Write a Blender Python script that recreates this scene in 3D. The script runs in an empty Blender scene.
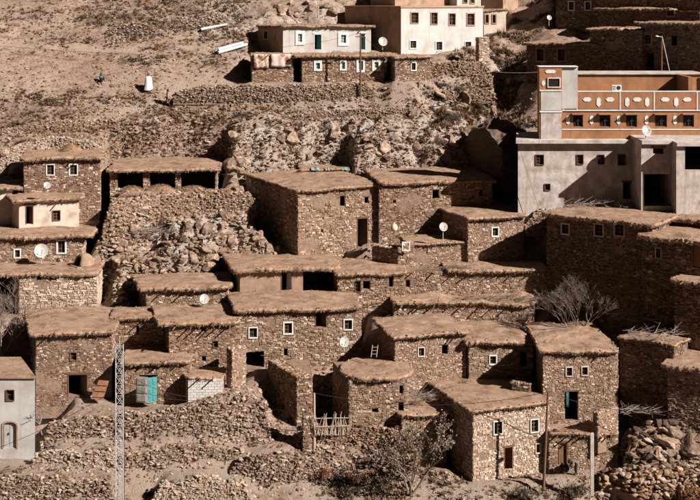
import bpy, math, random
import numpy as np
from mathutils import Vector, Matrix
from math import radians, sin, cos, pi, floor

# ---------------------------------------------------------------- camera, sky, sun, exposure
scene = bpy.context.scene
F = 1260.0            # focal length in photograph pixels (photo 700 x 500)
CAMZ = 40.0
cam_d = bpy.data.cameras.new('camera'); cam = bpy.data.objects.new('camera', cam_d)
scene.collection.objects.link(cam); scene.camera = cam
cam.location = (0, 0, CAMZ); cam.rotation_euler = (radians(90), 0, 0)
cam_d.sensor_width = 36; cam_d.lens = F / 700 * 36
cam_d.shift_y = -250.0 / 700.0
cam_d.clip_start = 0.5; cam_d.clip_end = 3000

SUN_D = Vector((-1.0, 0.60, -0.80)).normalized()      # direction the light travels
sun_d = bpy.data.lights.new('sun', 'SUN'); sun = bpy.data.objects.new('sun', sun_d)
scene.collection.objects.link(sun)
sun_d.energy = 5.0; sun_d.angle = radians(0.5); sun_d.color = (1.0, 0.935, 0.87)
sun.rotation_euler = SUN_D.to_track_quat('-Z', 'Y').to_euler(); sun.location = (60, -30, 120)

world = bpy.data.worlds.new('World'); scene.world = world; world.use_nodes = True
wn, wl = world.node_tree.nodes, world.node_tree.links
sky = wn.new('ShaderNodeTexSky'); sky.sky_type = 'NISHITA'; sky.sun_disc = False
sky.sun_elevation = math.asin(-SUN_D.z); sky.sun_rotation = math.atan2(-SUN_D.x, -SUN_D.y)
sky.altitude = 2500; sky.air_density = 0.08; sky.dust_density = 0.03
hs = wn.new('ShaderNodeHueSaturation'); hs.inputs['Saturation'].default_value = 0.25
tint = wn.new('ShaderNodeMix'); tint.data_type = 'RGBA'; tint.blend_type = 'MULTIPLY'
tint.inputs[0].default_value = 1.0; tint.inputs[7].default_value = (1.0, 0.74, 0.67, 1)
bg = wn['Background']; bg.inputs['Strength'].default_value = 0.05
wl.new(sky.outputs[0], hs.inputs['Color']); wl.new(hs.outputs[0], tint.inputs[6]); wl.new(tint.outputs[2], bg.inputs['Color'])

scene.view_settings.view_transform = 'Standard'; scene.view_settings.look = 'None'
scene.view_settings.gamma = 1.0; scene.view_settings.exposure = 0.78
scene.render.engine = 'CYCLES'
scene.cycles.max_bounces = 4; scene.cycles.diffuse_bounces = 1; scene.cycles.glossy_bounces = 2

R = random.Random(7)
COL = scene.collection

# ---------------------------------------------------------------- pixel <-> place helpers
def Ynom(py): return 1.0 / (0.00669 + 9.02e-6 * py)
def P(px, py, Y): return Vector(((px - 350) / F * Y, Y, CAMZ - py / F * Y))

# ---------------------------------------------------------------- noise
def _hash(ix, iy, seed):
    h = (ix.astype(np.int64) * 374761393 + iy.astype(np.int64) * 668265263 + seed * 974711) & 0x7fffffff
    h = ((h ^ (h >> 13)) * 1274126177) & 0x7fffffff
    return ((h ^ (h >> 16)) & 0xffff) / 32767.5 - 1.0
def vnoise(x, y, seed=0):
    x = np.asarray(x, float); y = np.asarray(y, float)
    ix, iy = np.floor(x), np.floor(y); fx, fy = x - ix, y - iy
    fx = fx * fx * (3 - 2 * fx); fy = fy * fy * (3 - 2 * fy)
    a = _hash(ix, iy, seed); b = _hash(ix + 1, iy, seed); c = _hash(ix, iy + 1, seed); d = _hash(ix + 1, iy + 1, seed)
    return (a * (1 - fx) + b * fx) * (1 - fy) + (c * (1 - fx) + d * fx) * fy
def fbm(x, y, seed=0, octv=4):
    s, a = 0, 0.5
    for k in range(octv):
        s = s + a * vnoise(x * 2 ** k, y * 2 ** k, seed + k * 17); a *= 0.5
    return s

# ---------------------------------------------------------------- materials
def newmat(name):
    m = bpy.data.materials.new(name); m.use_nodes = True
    n, l = m.node_tree.nodes, m.node_tree.links
    b = n['Principled BSDF']; b.inputs['Roughness'].default_value = 0.95
    b.inputs['Specular IOR Level'].default_value = 0.15
    return m, n, l, b
def mixc(n, l, fac, a, b, mode='MIX'):
    x = n.new('ShaderNodeMix'); x.data_type = 'RGBA'; x.blend_type = mode
    for sock, v in ((x.inputs[0], fac), (x.inputs[6], a), (x.inputs[7], b)):
        if hasattr(v, 'links'): l.new(v, sock)
        elif isinstance(v, (int, float)): sock.default_value = v
        else: sock.default_value = (*v, 1)
    return x.outputs[2]
def noise_n(n, l, scale, detail=5, rough=0.6, stretch=None):
    t = n.new('ShaderNodeTexCoord'); z = n.new('ShaderNodeTexNoise')
    z.inputs['Scale'].default_value = scale; z.inputs['Detail'].default_value = detail; z.inputs['Roughness'].default_value = rough
    if stretch:
        mp = n.new('ShaderNodeMapping'); mp.inputs['Scale'].default_value = stretch
        l.new(t.outputs['Object'], mp.inputs[0]); l.new(mp.outputs[0], z.inputs['Vector'])
    else: l.new(t.outputs['Object'], z.inputs['Vector'])
    return z.outputs['Fac']
def ramp(n, l, fac, lo, hi):
    r = n.new('ShaderNodeMapRange'); l.new(fac, r.inputs[0]); r.inputs[1].default_value = lo; r.inputs[2].default_value = hi
    return r.outputs[0]
def bump(n, l, b, h, strength=0.5, dist=0.05):
    k = n.new('ShaderNodeBump'); k.inputs['Strength'].default_value = strength; k.inputs['Distance'].default_value = dist
    l.new(h, k.inputs['Height']); l.new(k.outputs[0], b.inputs['Normal'])
M = {}
def tone(c, k=0.10):
    l_ = 0.3 * c[0] + 0.59 * c[1] + 0.11 * c[2]
    t = (l_ * 1.10, l_ * 0.97, l_ * 0.89)
    o = [a * (1 - k) + b * k for a, b in zip(c, t)]
    return (o[0], o[1] * 0.925, o[2] * 0.90)
def surf(name, c1, c2, scale=2.0, c3=None, scale3=0.4, lo=0.35, hi=0.65, bs=0.5, bscale=12, bd=0.04, rough=0.95, attr=False, stretch=None, objvar=0, streak=None):
    if name not in ('teal', 'orange_paint', 'cloth_teal', 'tarp', 'plaster_white', 'white_paint', 'dish_metal', 'grey_metal', 'block', 'cloth_white') and not attr: c1, c2, c3 = tone(c1), tone(c2), (tone(c3) if c3 else None)
    m, n, l, b = newmat(name)
    f = ramp(n, l, noise_n(n, l, scale, 6, 0.65, stretch), lo, hi)
    c = mixc(n, l, f, c1, c2)
    if c3 is not None:
        f3 = ramp(n, l, noise_n(n, l, scale3, 5, 0.6), 0.5, 0.68); c = mixc(n, l, f3, c, c3)
    if streak is not None:
        c = mixc(n, l, ramp(n, l, noise_n(n, l, 1.0, 5, 0.6, (2.2, 2.2, 0.22)), 0.52, 0.80), c, tone(streak))
    if attr:
        a = n.new('ShaderNodeVertexColor'); a.layer_name = 'Col'
        c = mixc(n, l, 1.0, c, a.outputs[0], 'MULTIPLY')
    if objvar:
        oi = n.new('ShaderNodeObjectInfo'); h2 = n.new('ShaderNodeHueSaturation')
        mr = n.new('ShaderNodeMapRange'); l.new(oi.outputs['Random'], mr.inputs[0]); mr.inputs[3].default_value = 1 - objvar; mr.inputs[4].default_value = 1 + objvar
        l.new(mr.outputs[0], h2.inputs['Value']); l.new(c, h2.inputs['Color']); c = h2.outputs[0]
    l.new(c, b.inputs['Base Color']); b.inputs['Roughness'].default_value = rough
    if bs: bump(n, l, b, noise_n(n, l, bscale, 6, 0.7), bs, bd)
    M[name] = m
    return m
surf('stone', (0.80, 0.80, 0.80), (1.12, 1.1, 1.08), 9, attr=True, bs=0.6, bscale=18, bd=0.03)
surf('mortar', (0.22, 0.152, 0.105), (0.36, 0.26, 0.19), 2.5, c3=(0.23, 0.155, 0.105), scale3=0.8, bs=1.0, bscale=7, bd=0.09)
surf('mud_roof', (0.28, 0.185, 0.122), (0.40, 0.278, 0.195), 1.4, c3=(0.205, 0.126, 0.078), scale3=0.9, bs=0.8, bscale=4, bd=0.06)
surf('brush', (0.8, 0.8, 0.8), (1.1, 1.1, 1.1), 6, attr=True, bs=0.3)
surf('dish_metal', (0.40, 0.39, 0.375), (0.52, 0.51, 0.495), 3, c3=(0.34, 0.28, 0.23), scale3=2.5, bs=0.1, rough=0.6)
surf('plaster_white', (0.455, 0.432, 0.405), (0.54, 0.515, 0.488), 0.8, c3=(0.39, 0.35, 0.31), scale3=0.5, streak=(0.40, 0.37, 0.335), bs=0.35, bscale=8, bd=0.03)
surf('plaster_cream', (0.54, 0.475, 0.40), (0.66, 0.60, 0.52), 0.9, c3=(0.42, 0.33, 0.25), scale3=0.7, bs=0.45, bscale=7, bd=0.04)
surf('plaster_mud', (0.34, 0.235, 0.16), (0.44, 0.315, 0.22), 1.0, c3=(0.27, 0.18, 0.12), scale3=0.8, bs=0.6, bscale=7, bd=0.05)
surf('concrete', (0.35, 0.335, 0.315), (0.63, 0.61, 0.585), 0.9, c3=(0.33, 0.265, 0.215), scale3=0.8, bs=0.4, bscale=5, bd=0.03, streak=(0.36, 0.29, 0.24))
surf('orange_paint', (0.31, 0.145, 0.07), (0.38, 0.188, 0.095), 1.6, c3=(0.245, 0.112, 0.056), scale3=0.5, streak=(0.22, 0.115, 0.068), bs=0.2, bscale=20, bd=0.01)
surf('white_paint', (0.58, 0.57, 0.55), (0.72, 0.71, 0.69), 3, bs=0.15, bscale=20, bd=0.01, rough=0.7)
surf('wood', (0.12, 0.07, 0.042), (0.20, 0.125, 0.08), 3, stretch=(8, 8, 0.8), bs=0.4, bscale=14, bd=0.02)
surf('wood_pale', (0.34, 0.27, 0.215), (0.48, 0.40, 0.33), 3, stretch=(6, 6, 0.7), bs=0.4, bscale=14, bd=0.02)
surf('rust', (0.20, 0.09, 0.045), (0.29, 0.145, 0.08), 3, bs=0.3, bscale=15, bd=0.01, rough=0.8)
surf('teal', (0.045, 0.185, 0.185), (0.085, 0.26, 0.255), 3, bs=0.15, rough=0.6)
surf('grey_metal', (0.36, 0.345, 0.33), (0.48, 0.46, 0.44), 4, bs=0.1, rough=0.55)
surf('dark_metal', (0.03, 0.026, 0.024), (0.05, 0.044, 0.04), 4, bs=0.1, rough=0.6)
surf('glass_dark', (0.02, 0.017, 0.015), (0.032, 0.026, 0.022), 4, bs=0.05, rough=0.25)
surf('straw', (0.24, 0.145, 0.085), (0.34, 0.215, 0.13), 2, bs=0.9, bscale=9, bd=0.06)
surf('rock', (0.20, 0.135, 0.095), (0.40, 0.295, 0.222), 2.2, c3=(0.52, 0.42, 0.335), scale3=1.4, bs=1.0, bscale=4, bd=0.14, objvar=0.3)
surf('shaded_rock', (0.10, 0.072, 0.055), (0.17, 0.125, 0.095), 0.9, bs=0.9, bscale=3, bd=0.15, stretch=(1, 1, 5))  # rock coloured darker: the shade on the spur is painted in
surf('rubble', (0.8, 0.8, 0.8), (1.12, 1.1, 1.08), 7, attr=True, bs=0.6, bscale=14, bd=0.03)
surf('bark', (0.15, 0.115, 0.09), (0.24, 0.19, 0.155), 5, bs=0.4)
surf('bark_pale', (0.25, 0.21, 0.175), (0.36, 0.31, 0.265), 5, bs=0.4)
surf('bark_twig', (0.19, 0.15, 0.125), (0.29, 0.24, 0.205), 5, bs=0)
surf('leaf', (0.8, 0.8, 0.8), (1.15, 1.15, 1.15), 3, attr=True, bs=0)
surf('scrub', (0.8, 0.8, 0.8), (1.15, 1.15, 1.15), 3, attr=True, bs=0)
surf('block', (0.55, 0.51, 0.47), (0.68, 0.64, 0.59), 2, bs=0.3, bscale=14, bd=0.02, objvar=0.08)
surf('oven_mud', (0.27, 0.19, 0.13), (0.36, 0.26, 0.18), 2, bs=0.6, bscale=8, bd=0.04)
surf('skin', (0.24, 0.14, 0.09), (0.28, 0.165, 0.11), 4, bs=0)
surf('cloth_white', (0.70, 0.66, 0.62), (0.78, 0.74, 0.70), 4, bs=0.2, bscale=8)
surf('cloth_dark', (0.035, 0.03, 0.03), (0.06, 0.05, 0.048), 4, bs=0.2, bscale=8)
surf('cloth_grey', (0.15, 0.135, 0.125), (0.21, 0.19, 0.18), 4, bs=0.2, bscale=8)
surf('cloth_pink', (0.30, 0.20, 0.165), (0.37, 0.25, 0.21), 4, bs=0.2, bscale=8)
surf('cloth_teal', (0.07, 0.17, 0.19), (0.09, 0.22, 0.24), 4, bs=0.2, bscale=8)
surf('tarp', (0.10, 0.24, 0.25), (0.34, 0.38, 0.36), 5, bs=0.2, bscale=8)
def rug(name, ca, cb, cc):
    m, n, l, b = newmat(name)
    t = n.new('ShaderNodeTexCoord'); v = n.new('ShaderNodeTexVoronoi'); v.inputs['Scale'].default_value = 1.25
    l.new(t.outputs['Object'], v.inputs['Vector'])
    f = ramp(n, l, v.outputs['Distance'], 0.30, 0.42)
    f2 = ramp(n, l, noise_n(n, l, 5), 0.45, 0.6)
    c = mixc(n, l, f, ca, mixc(n, l, f2, cb, cc))
    l.new(c, b.inputs['Base Color']); bump(n, l, b, noise_n(n, l, 30), 0.4, 0.02); M[name] = m
rug('rug_rust', (0.30, 0.11, 0.05), (0.62, 0.54, 0.45), (0.38, 0.19, 0.11))
rug('rug_pale', (0.34, 0.16, 0.12), (0.55, 0.44, 0.39), (0.62, 0.54, 0.48))

def earth_mat():
    m, n, l, b = newmat('earth')
    big = ramp(n, l, noise_n(n, l, 0.13, 5, 0.6), 0.35, 0.65)
    c = mixc(n, l, big, (0.47, 0.33, 0.252), (0.62, 0.465, 0.38))
    mid = ramp(n, l, noise_n(n, l, 0.9, 6, 0.7, (1, 1.6, 1)), 0.47, 0.62)
    c = mixc(n, l, mid, c, (0.32, 0.2, 0.135))
    fine = ramp(n, l, noise_n(n, l, 4.5, 6, 0.75), 0.53, 0.66)
    c = mixc(n, l, fine, c, (0.25, 0.155, 0.108))
    pale = ramp(n, l, noise_n(n, l, 3.1, 5, 0.7), 0.60, 0.72)
    c = mixc(n, l, pale, c, (0.70, 0.59, 0.51))
    a = n.new('ShaderNodeVertexColor'); a.layer_name = 'Col'
    sp = n.new('ShaderNodeSeparateColor'); l.new(a.outputs[0], sp.inputs[0])
    c = mixc(n, l, sp.outputs[0], c, (0.54, 0.415, 0.33))        # trodden paths
    c = mixc(n, l, sp.outputs[1], c, mixc(n, l, mid, (0.72, 0.63, 0.55), (0.42, 0.30, 0.225)))   # bare rock
    c = mixc(n, l, sp.outputs[2], c, (0.16, 0.105, 0.07))        # brown scrubby soil
    l.new(c, b.inputs['Base Color'])
    h = n.new('ShaderNodeMath'); h.operation = 'ADD'
    l.new(noise_n(n, l, 1.6, 8, 0.75), h.inputs[0]); l.new(noise_n(n, l, 7, 6, 0.8), h.inputs[1])
    bump(n, l, b, h.outputs[0], 1.0, 0.30); M['earth'] = m
earth_mat()

# ---------------------------------------------------------------- mesh builder
class MB:
    def __init__(s): s.v = []; s.f = []; s.c = []
    def add(s, vs, fs, col=None):
        b = len(s.v); s.v += [tuple(p) for p in vs]; s.f += [tuple(b + i for i in f) for f in fs]
        if col is not None: s.c += [col] * len(vs)
    def quad(s, a, b, c, d, col=None): s.add((a, b, c, d), ((0, 1, 2, 3),), col)
    def box(s, x0, y0, z0, x1, y1, z1, col=None):
        s.add(((x0, y0, z0), (x1, y0, z0), (x1, y1, z0), (x0, y1, z0), (x0, y0, z1), (x1, y0, z1), (x1, y1, z1), (x0, y1, z1)),
              ((0, 3, 2, 1), (4, 5, 6, 7), (0, 1, 5, 4), (1, 2, 6, 5), (2, 3, 7, 6), (3, 0, 4, 7)), col)
    def tube(s, p0, p1, r0, r1=None, n=6, col=None, caps=True):
        r1 = r0 if r1 is None else r1
        p0, p1 = Vector(p0), Vector(p1); d = (p1 - p0)
        if d.length < 1e-6: return
        d.normalize(); u = d.orthogonal().normalized(); w = d.cross(u)
        vs = [p0 + (u * cos(2 * pi * k / n) + w * sin(2 * pi * k / n)) * r0 for k in range(n)]
        vs += [p1 + (u * cos(2 * pi * k / n) + w * sin(2 * pi * k / n)) * r1 for k in range(n)]
        fs = [(k, (k + 1) % n, n + (k + 1) % n, n + k) for k in range(n)]
        if caps: fs += [tuple(range(n - 1, -1, -1)), tuple(range(n, 2 * n))]
        s.add(vs, fs, col)
    def lathe(s, prof, n=16, cx=0, cy=0, a0=0, a1=2 * pi, col=None):
        full = abs(a1 - a0 - 2 * pi) < 1e-6; m = n if full else n + 1
        vs = [(cx + r * cos(a0 + (a1 - a0) * k / n), cy + r * sin(a0 + (a1 - a0) * k / n), z) for r, z in prof for k in range(m)]
        fs = []
        for i in range(len(prof) - 1):
            for k in range(n):
                k2 = (k + 1) % m
                fs.append((i * m + k, i * m + k2, (i + 1) * m + k2, (i + 1) * m + k))
        s.add(vs, fs, col)
    def mesh(s, name, mat, smooth=False):
        me = bpy.data.meshes.new(name); me.from_pydata(s.v, [], s.f); me.materials.append(M[mat] if isinstance(mat, str) else mat)
        if s.c and len(s.c) == len(s.v):
            at = me.color_attributes.new('Col', 'FLOAT_COLOR', 'POINT')
            at.data.foreach_set('color', np.array([(c[0], c[1], c[2], 1.0) for c in s.c], np.float32).ravel())
        if smooth: me.polygons.foreach_set('use_smooth', [True] * len(me.polygons))
        me.update(); return me
    def build(s, name, mat, parent=None, kind=None, smooth=False, loc=None):
        return put(name, s.mesh(name, mat, smooth), parent, kind, loc)
def put(name, me, parent=None, kind=None, loc=None, rot=None, scale=None):
    o = bpy.data.objects.new(name, me); COL.objects.link(o)
    if parent is not None: o.parent = parent
    if kind: o['kind'] = kind
    if loc is not None: o.location = loc
    if rot is not None: o.rotation_euler = rot
    if scale is not None: o.scale = scale
    return o
def empty(name, label, cat, loc, rz=0, group=None):
    o = bpy.data.objects.new(name, None); COL.objects.link(o); o.location = loc; o.rotation_euler = (0, 0, rz)
    o.empty_display_size = 0.3; o['kind'] = 'thing'
    return tag(o, label, cat, group)
def tag(o, label, cat, group=None):
    o['label'] = label; o['category'] = cat
    if group: o['group'] = group
    return o

# ---------------------------------------------------------------- stone palettes
PAL = {
    'tan':  [(0.42, 0.30, 0.21), (0.35, 0.245, 0.165), (0.50, 0.38, 0.28), (0.28, 0.185, 0.125)],
    'warm': [(0.38, 0.25, 0.165), (0.31, 0.20, 0.13), (0.45, 0.32, 0.22), (0.25, 0.15, 0.095)],
    'brick': [(0.30, 0.19, 0.135), (0.26, 0.165, 0.12), (0.36, 0.245, 0.18), (0.22, 0.135, 0.095)],
    'pale': [(0.54, 0.45, 0.36), (0.47, 0.375, 0.29), (0.60, 0.52, 0.43), (0.38, 0.285, 0.21)],
    'grey': [(0.38, 0.285, 0.215), (0.31, 0.225, 0.165), (0.47, 0.37, 0.295), (0.23, 0.16, 0.115)],
    'dark': [(0.17, 0.115, 0.082), (0.125, 0.084, 0.06), (0.22, 0.155, 0.11), (0.10, 0.067, 0.047)],  # shaded houses and boulder wall: shade put into darker stone colours
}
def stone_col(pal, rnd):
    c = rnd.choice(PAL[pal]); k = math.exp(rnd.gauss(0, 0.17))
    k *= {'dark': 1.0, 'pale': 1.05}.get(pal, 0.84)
    q = rnd.random()
    if q < 0.11: c = (0.60, 0.52, 0.43); k = rnd.uniform(0.8, 1.1)
    elif q < 0.21: k *= 0.62
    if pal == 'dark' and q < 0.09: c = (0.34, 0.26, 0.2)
    return tone((c[0] * k, c[1] * k, c[2] * k))

def capped(c, m):
    k = 1.0 if m is None else min(1.0, m / c[0]); return (c[0] * k, c[1] * k, c[2] * k)

def masonry(mb, W, H, mapf, ops=(), pal='tan', rnd=None, t0=-0.7, topf=None, ch=(0.09, 0.19), cw=(0.12, 0.36), miss=0.035, proud=(0.006, 0.058), sc=1.0, patch=9, rough=0.10, cap=None):
    rnd = rnd or R
    ph = [rnd.uniform(0, 6.28) for _ in range(4)]
    def wp(s, t): return t + 0.05 * sin(0.8 * s + ph[0]) + 0.03 * sin(2.1 * s + ph[1] + t)
    px_ = rnd.uniform(0, 90)
    def pat(s, t):
        s *= 0.9; t *= 1.2; return 0.22 * sin(s * 1.3 + px_ + 1.4 * sin(t * 1.1 + px_)) + 0.2 * sin(t * 1.7 + 2 * px_ + 1.2 * sin(s * 1.9)) + 0.12 * sin(3.7 * s + 2.9 * t) + rnd.uniform(-0.09, 0.09)
    t = t0
    while t < H:
        h = rnd.uniform(*ch) * sc
        if t + h > H + 0.08: h = H - t
        if h < 0.06: break
        tm = t + h / 2
        blk = sorted((o[0] - 0.02, o[2] + 0.02) for o in ops if o[1] - 0.03 < tm < o[3] + 0.03)
        segs, s0 = [], 0.0
        for a, b in blk:
            if a > s0: segs.append((s0, min(a, W)))
            s0 = max(s0, b)
        if s0 < W: segs.append((s0, W))
        for a, b in segs:
            if a == 0.0: a = rnd.uniform(-0.05, 0.04)
            if b == W: b = W + rnd.uniform(-0.04, 0.05)
            s = a
            while s < b - 0.05:
                w = rnd.uniform(*cw) * (0.75 + h / sc * 1.8) * sc
                e = s + w
                if b - e < 0.14: e = b
                if not (topf and tm > topf((s + e) / 2)) and rnd.random() > miss and pat((s + e) / 2, tm) < patch:
                    # one or two stones in this slot
                    parts = [(t, t + h)] if (h < 0.14 or rnd.random() < 0.72) else [(t, t + h * 0.5), (t + h * 0.5, t + h)]
                    for (ta, tb) in parts:
                        g = rnd.uniform(0.003, 0.018); o = rnd.uniform(*proud) * sc; j = (0.02 + 0.10 * (tb - ta)) * sc
                        ss, ee, tt, hh = s + g, e - g, ta + g, tb - g
                        cn = [(ss, tt), (ee, tt), (ee, hh), (ss, hh)]
                        cn = [(x + rnd.uniform(-j, j), y + rnd.uniform(-j, j)) for x, y in cn]
                        mx = sum(x for x, _ in cn) / 4; my = sum(y for _, y in cn) / 4
                        ra = rnd.uniform(-rough, rough); cr, sr = cos(ra), sin(ra)
                        cn = [(mx + (x - mx) * cr - (y - my) * sr, my + (x - mx) * sr + (y - my) * cr) for x, y in cn]
                        k = rnd.uniform(0.72, 0.9); k2 = rnd.uniform(0.62, 0.85)
                        fr = [(mx + (x - mx) * k, my + (y - my) * k2) for x, y in cn]
                        vs = [mapf(x, wp(x, y), -0.02) for x, y in cn] + [mapf(x, wp(x, y), o + rnd.uniform(-0.018, 0.018)) for x, y in fr]
                        mb.add(vs, ((4, 5, 6, 7), (0, 1, 5, 4), (1, 2, 6, 5), (2, 3, 7, 6), (3, 0, 4, 7)), capped(stone_col(pal, rnd), cap))
                s = e
        t += h
    return mb

def panel(mb, W, H, mapf, ops, depth=0.3, z0=-1.6):
    us = sorted({0.0, W, *[min(max(o[i], 0), W) for o in ops for i in (0, 2)]})
    vs = sorted({z0, H, *[min(max(o[i], z0), H) for o in ops for i in (1, 3)]})
    for i in range(len(us) - 1):
        for k in range(len(vs) - 1):
            um, vm = (us[i] + us[i + 1]) / 2, (vs[k] + vs[k + 1]) / 2
            if any(o[0] < um < o[2] and o[1] < vm < o[3] for o in ops): continue
            mb.quad(mapf(us[i], vs[k], 0), mapf(us[i + 1], vs[k], 0), mapf(us[i + 1], vs[k + 1], 0), mapf(us[i], vs[k + 1], 0))
    for o in ops:
        u0, v0, u1, v1 = o[:4]
        c = [(u0, v0), (u1, v0), (u1, v1), (u0, v1)]
        for k in range(4):
            a, b = c[k], c[(k + 1) % 4]
            mb.quad(mapf(*a, 0), mapf(*b, 0), mapf(*b, -depth), mapf(*a, -depth))

def pbox(mb, mapf, u0, v0, u1, v1, o0, o1):
    """box on a wall face: u,v span and outward offsets o0<o1"""
    vs = [mapf(u, v, o) for o in (o0, o1) for u, v in ((u0, v0), (u1, v0), (u1, v1), (u0, v1))]
    mb.add(vs, ((3, 2, 1, 0), (4, 5, 6, 7), (0, 1, 5, 4), (1, 2, 6, 5), (2, 3, 7, 6), (3, 0, 4, 7)))

def window(par, mapf, o, kind):
    u0, v0, u1, v1 = o[:4]; w, h = u1 - u0, v1 - v0
    def bx(name, mat, parent, rects):
        m = MB()
        for (a, b, c, d, e, f) in rects: pbox(m, mapf, a, b, c, d, e, f)
        return m.build(name, mat, parent)
    if kind in ('hole', 'gap'):
        if kind == 'hole' and w > 0.3: bx('lintel', 'wood', par, [(u0 - 0.15, v1 + 0.003, u1 + 0.15, v1 + 0.12, -0.2, 0.05)])
        return
    if kind in ('win', 'winb', 'teal', 'plain', 'brown', 'cover'):
        t = {'win': 0.12, 'winb': 0.09, 'teal': 0.30, 'plain': 0.05, 'brown': 0.14, 'cover': 0.1}[kind]; rw = random.Random(int(u0 * 991 + v0 * 77)); t *= rw.uniform(0.65, 1.1)
        ta, tb_, tc, td = [t * rw.uniform(0.75, 1.15) for _ in range(4)]
        mat = {'win': 'white_paint', 'winb': 'plaster_cream', 'teal': 'white_paint', 'plain': 'wood', 'brown': 'plaster_mud', 'cover': 'concrete'}[kind]
        s = bx('window', mat, par, [(u0 - ta, v0 - td, u0, v1 + tc, -0.12, 0.075), (u1, v0 - td, u1 + tb_, v1 + tc, -0.12, 0.075),
                                   (u0, v1, u1, v1 + tc, -0.12, 0.073), (u0, v0 - td, u1, v0, -0.12, 0.09)])
        bx('pane', 'teal' if kind == 'teal' else 'glass_dark', s, [(u0, v0, u1, v1, -0.2, -0.17)])
        fm = 'white_paint' if kind == 'teal' else 'wood'
        b = 0.05
        bx('sash', fm, s, [(u0, v0, u0 + b, v1, -0.166, -0.12), (u1 - b, v0, u1, v1, -0.166, -0.12), (u0 + b, v1 - b, u1 - b, v1, -0.166, -0.122), (u0 + b, v0, u1 - b, v0 + b, -0.166, -0.122)])
        um = (u0 + u1) / 2; vm = (v0 + v1) / 2
        bx('mullion', fm, s, [(um - 0.025, v0 + b, um + 0.025, v1 - b, -0.165, -0.118)])
        for q in ((v0 + h / 3, v0 + 2 * h / 3) if h > 0.75 else (vm,)):
            bx('glazing_bar', fm, s, [(u0 + b, q - 0.02, um - 0.025, q + 0.02, -0.165, -0.12), (um + 0.025, q - 0.02, u1 - b, q + 0.02, -0.165, -0.12)])
        return
    if kind.startswith('door') or kind.startswith('ajar'):
        mat = kind.split(':')[1]
        fr = bx('door_frame', 'wood' if mat != 'teal' else 'white_paint', par, [(u0, v0, u0 + 0.07, v1, -0.2, 0.03), (u1 - 0.07, v0, u1, v1, -0.2, 0.03), (u0 + 0.07, v1 - 0.08, u1 - 0.07, v1, -0.2, 0.028), (u0 - 0.15, v1 + 0.003, u1 + 0.15, v1 + 0.11, -0.2, 0.06)])
        if kind.startswith('door'):
            n = 4; ww = (w - 0.14) / n
            d = bx('door', mat, par, [(u0 + 0.07, v0 + 0.02, u1 - 0.07, v1 - 0.08, -0.16, -0.13)])
            for k in range(n):
                bx('plank', mat, d, [(u0 + 0.07 + k * ww + 0.01, v0 + 0.03, u0 + 0.07 + (k + 1) * ww - 0.01, v1 - 0.09, -0.128, -0.11)])
            bx('handle', 'dark_metal', d, [(u1 - 0.2, v0 + h * 0.45, u1 - 0.15, v0 + h * 0.52, -0.108, -0.06)])
        else:     # leaf swung partly open to the inside on the right jamb
            m = MB(); a = u1 - 0.07; L = (w - 0.14) * 0.95
            p = [mapf(a, v0 + 0.02, -0.15), mapf(a - L * 0.45, v0 + 0.02, -0.15 - L * 0.85), mapf(a - L * 0.45, v1 - 0.1, -0.15 - L * 0.85), mapf(a, v1 - 0.1, -0.15)]
            q = [mapf(a - 0.05, v0 + 0.02, -0.17), mapf(a - L * 0.45 - 0.05, v0 + 0.02, -0.17 - L * 0.85), mapf(a - L * 0.45 - 0.05, v1 - 0.1, -0.17 - L * 0.85), mapf(a - 0.05, v1 - 0.1, -0.17)]
            m.add(p + q, ((0, 1, 2, 3), (7, 6, 5, 4), (0, 4, 5, 1), (1, 5, 6, 2), (2, 6, 7, 3), (3, 7, 4, 0)))
            m.build('door', mat, par)

# ---------------------------------------------------------------- mud roofs
def resample(poly, step, rnd, jit, rnd_corner=0.35):
    n = len(poly); pts = []
    for i in range(n):
        a, b = Vector(poly[i]), Vector(poly[(i + 1) % n]); L = (b - a).length; k = max(2, int(L / step))
        for q in range(k): pts.append(a.lerp(b, q / k))
    for _ in range(3 if rnd_corner else 0):
        m = len(pts); pts = [(pts[i - 1] + pts[i] * 2 + pts[(i + 1) % m]) / 4 for i in range(m)]
    cx = sum((p for p in pts), Vector((0, 0))) / len(pts)
    ph = rnd.uniform(0, 50)
    out = []
    for i, p in enumerate(pts):
        nrm = (p - cx).normalized()
        w = float(vnoise(p.x * 0.9 + ph, p.y * 0.9, 3)) * 0.09 * (jit / 0.06) + rnd.uniform(-jit, jit)
        out.append(p + nrm * w)
    return out, cx

def brush_col(rnd):
    c = rnd.choice([(0.34, 0.235, 0.155), (0.42, 0.305, 0.21), (0.25, 0.165, 0.105), (0.50, 0.385, 0.28), (0.17, 0.11, 0.07)])
    k = rnd.uniform(0.8, 1.15); return tone((c[0] * k, c[1] * k, c[2] * k))

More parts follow.
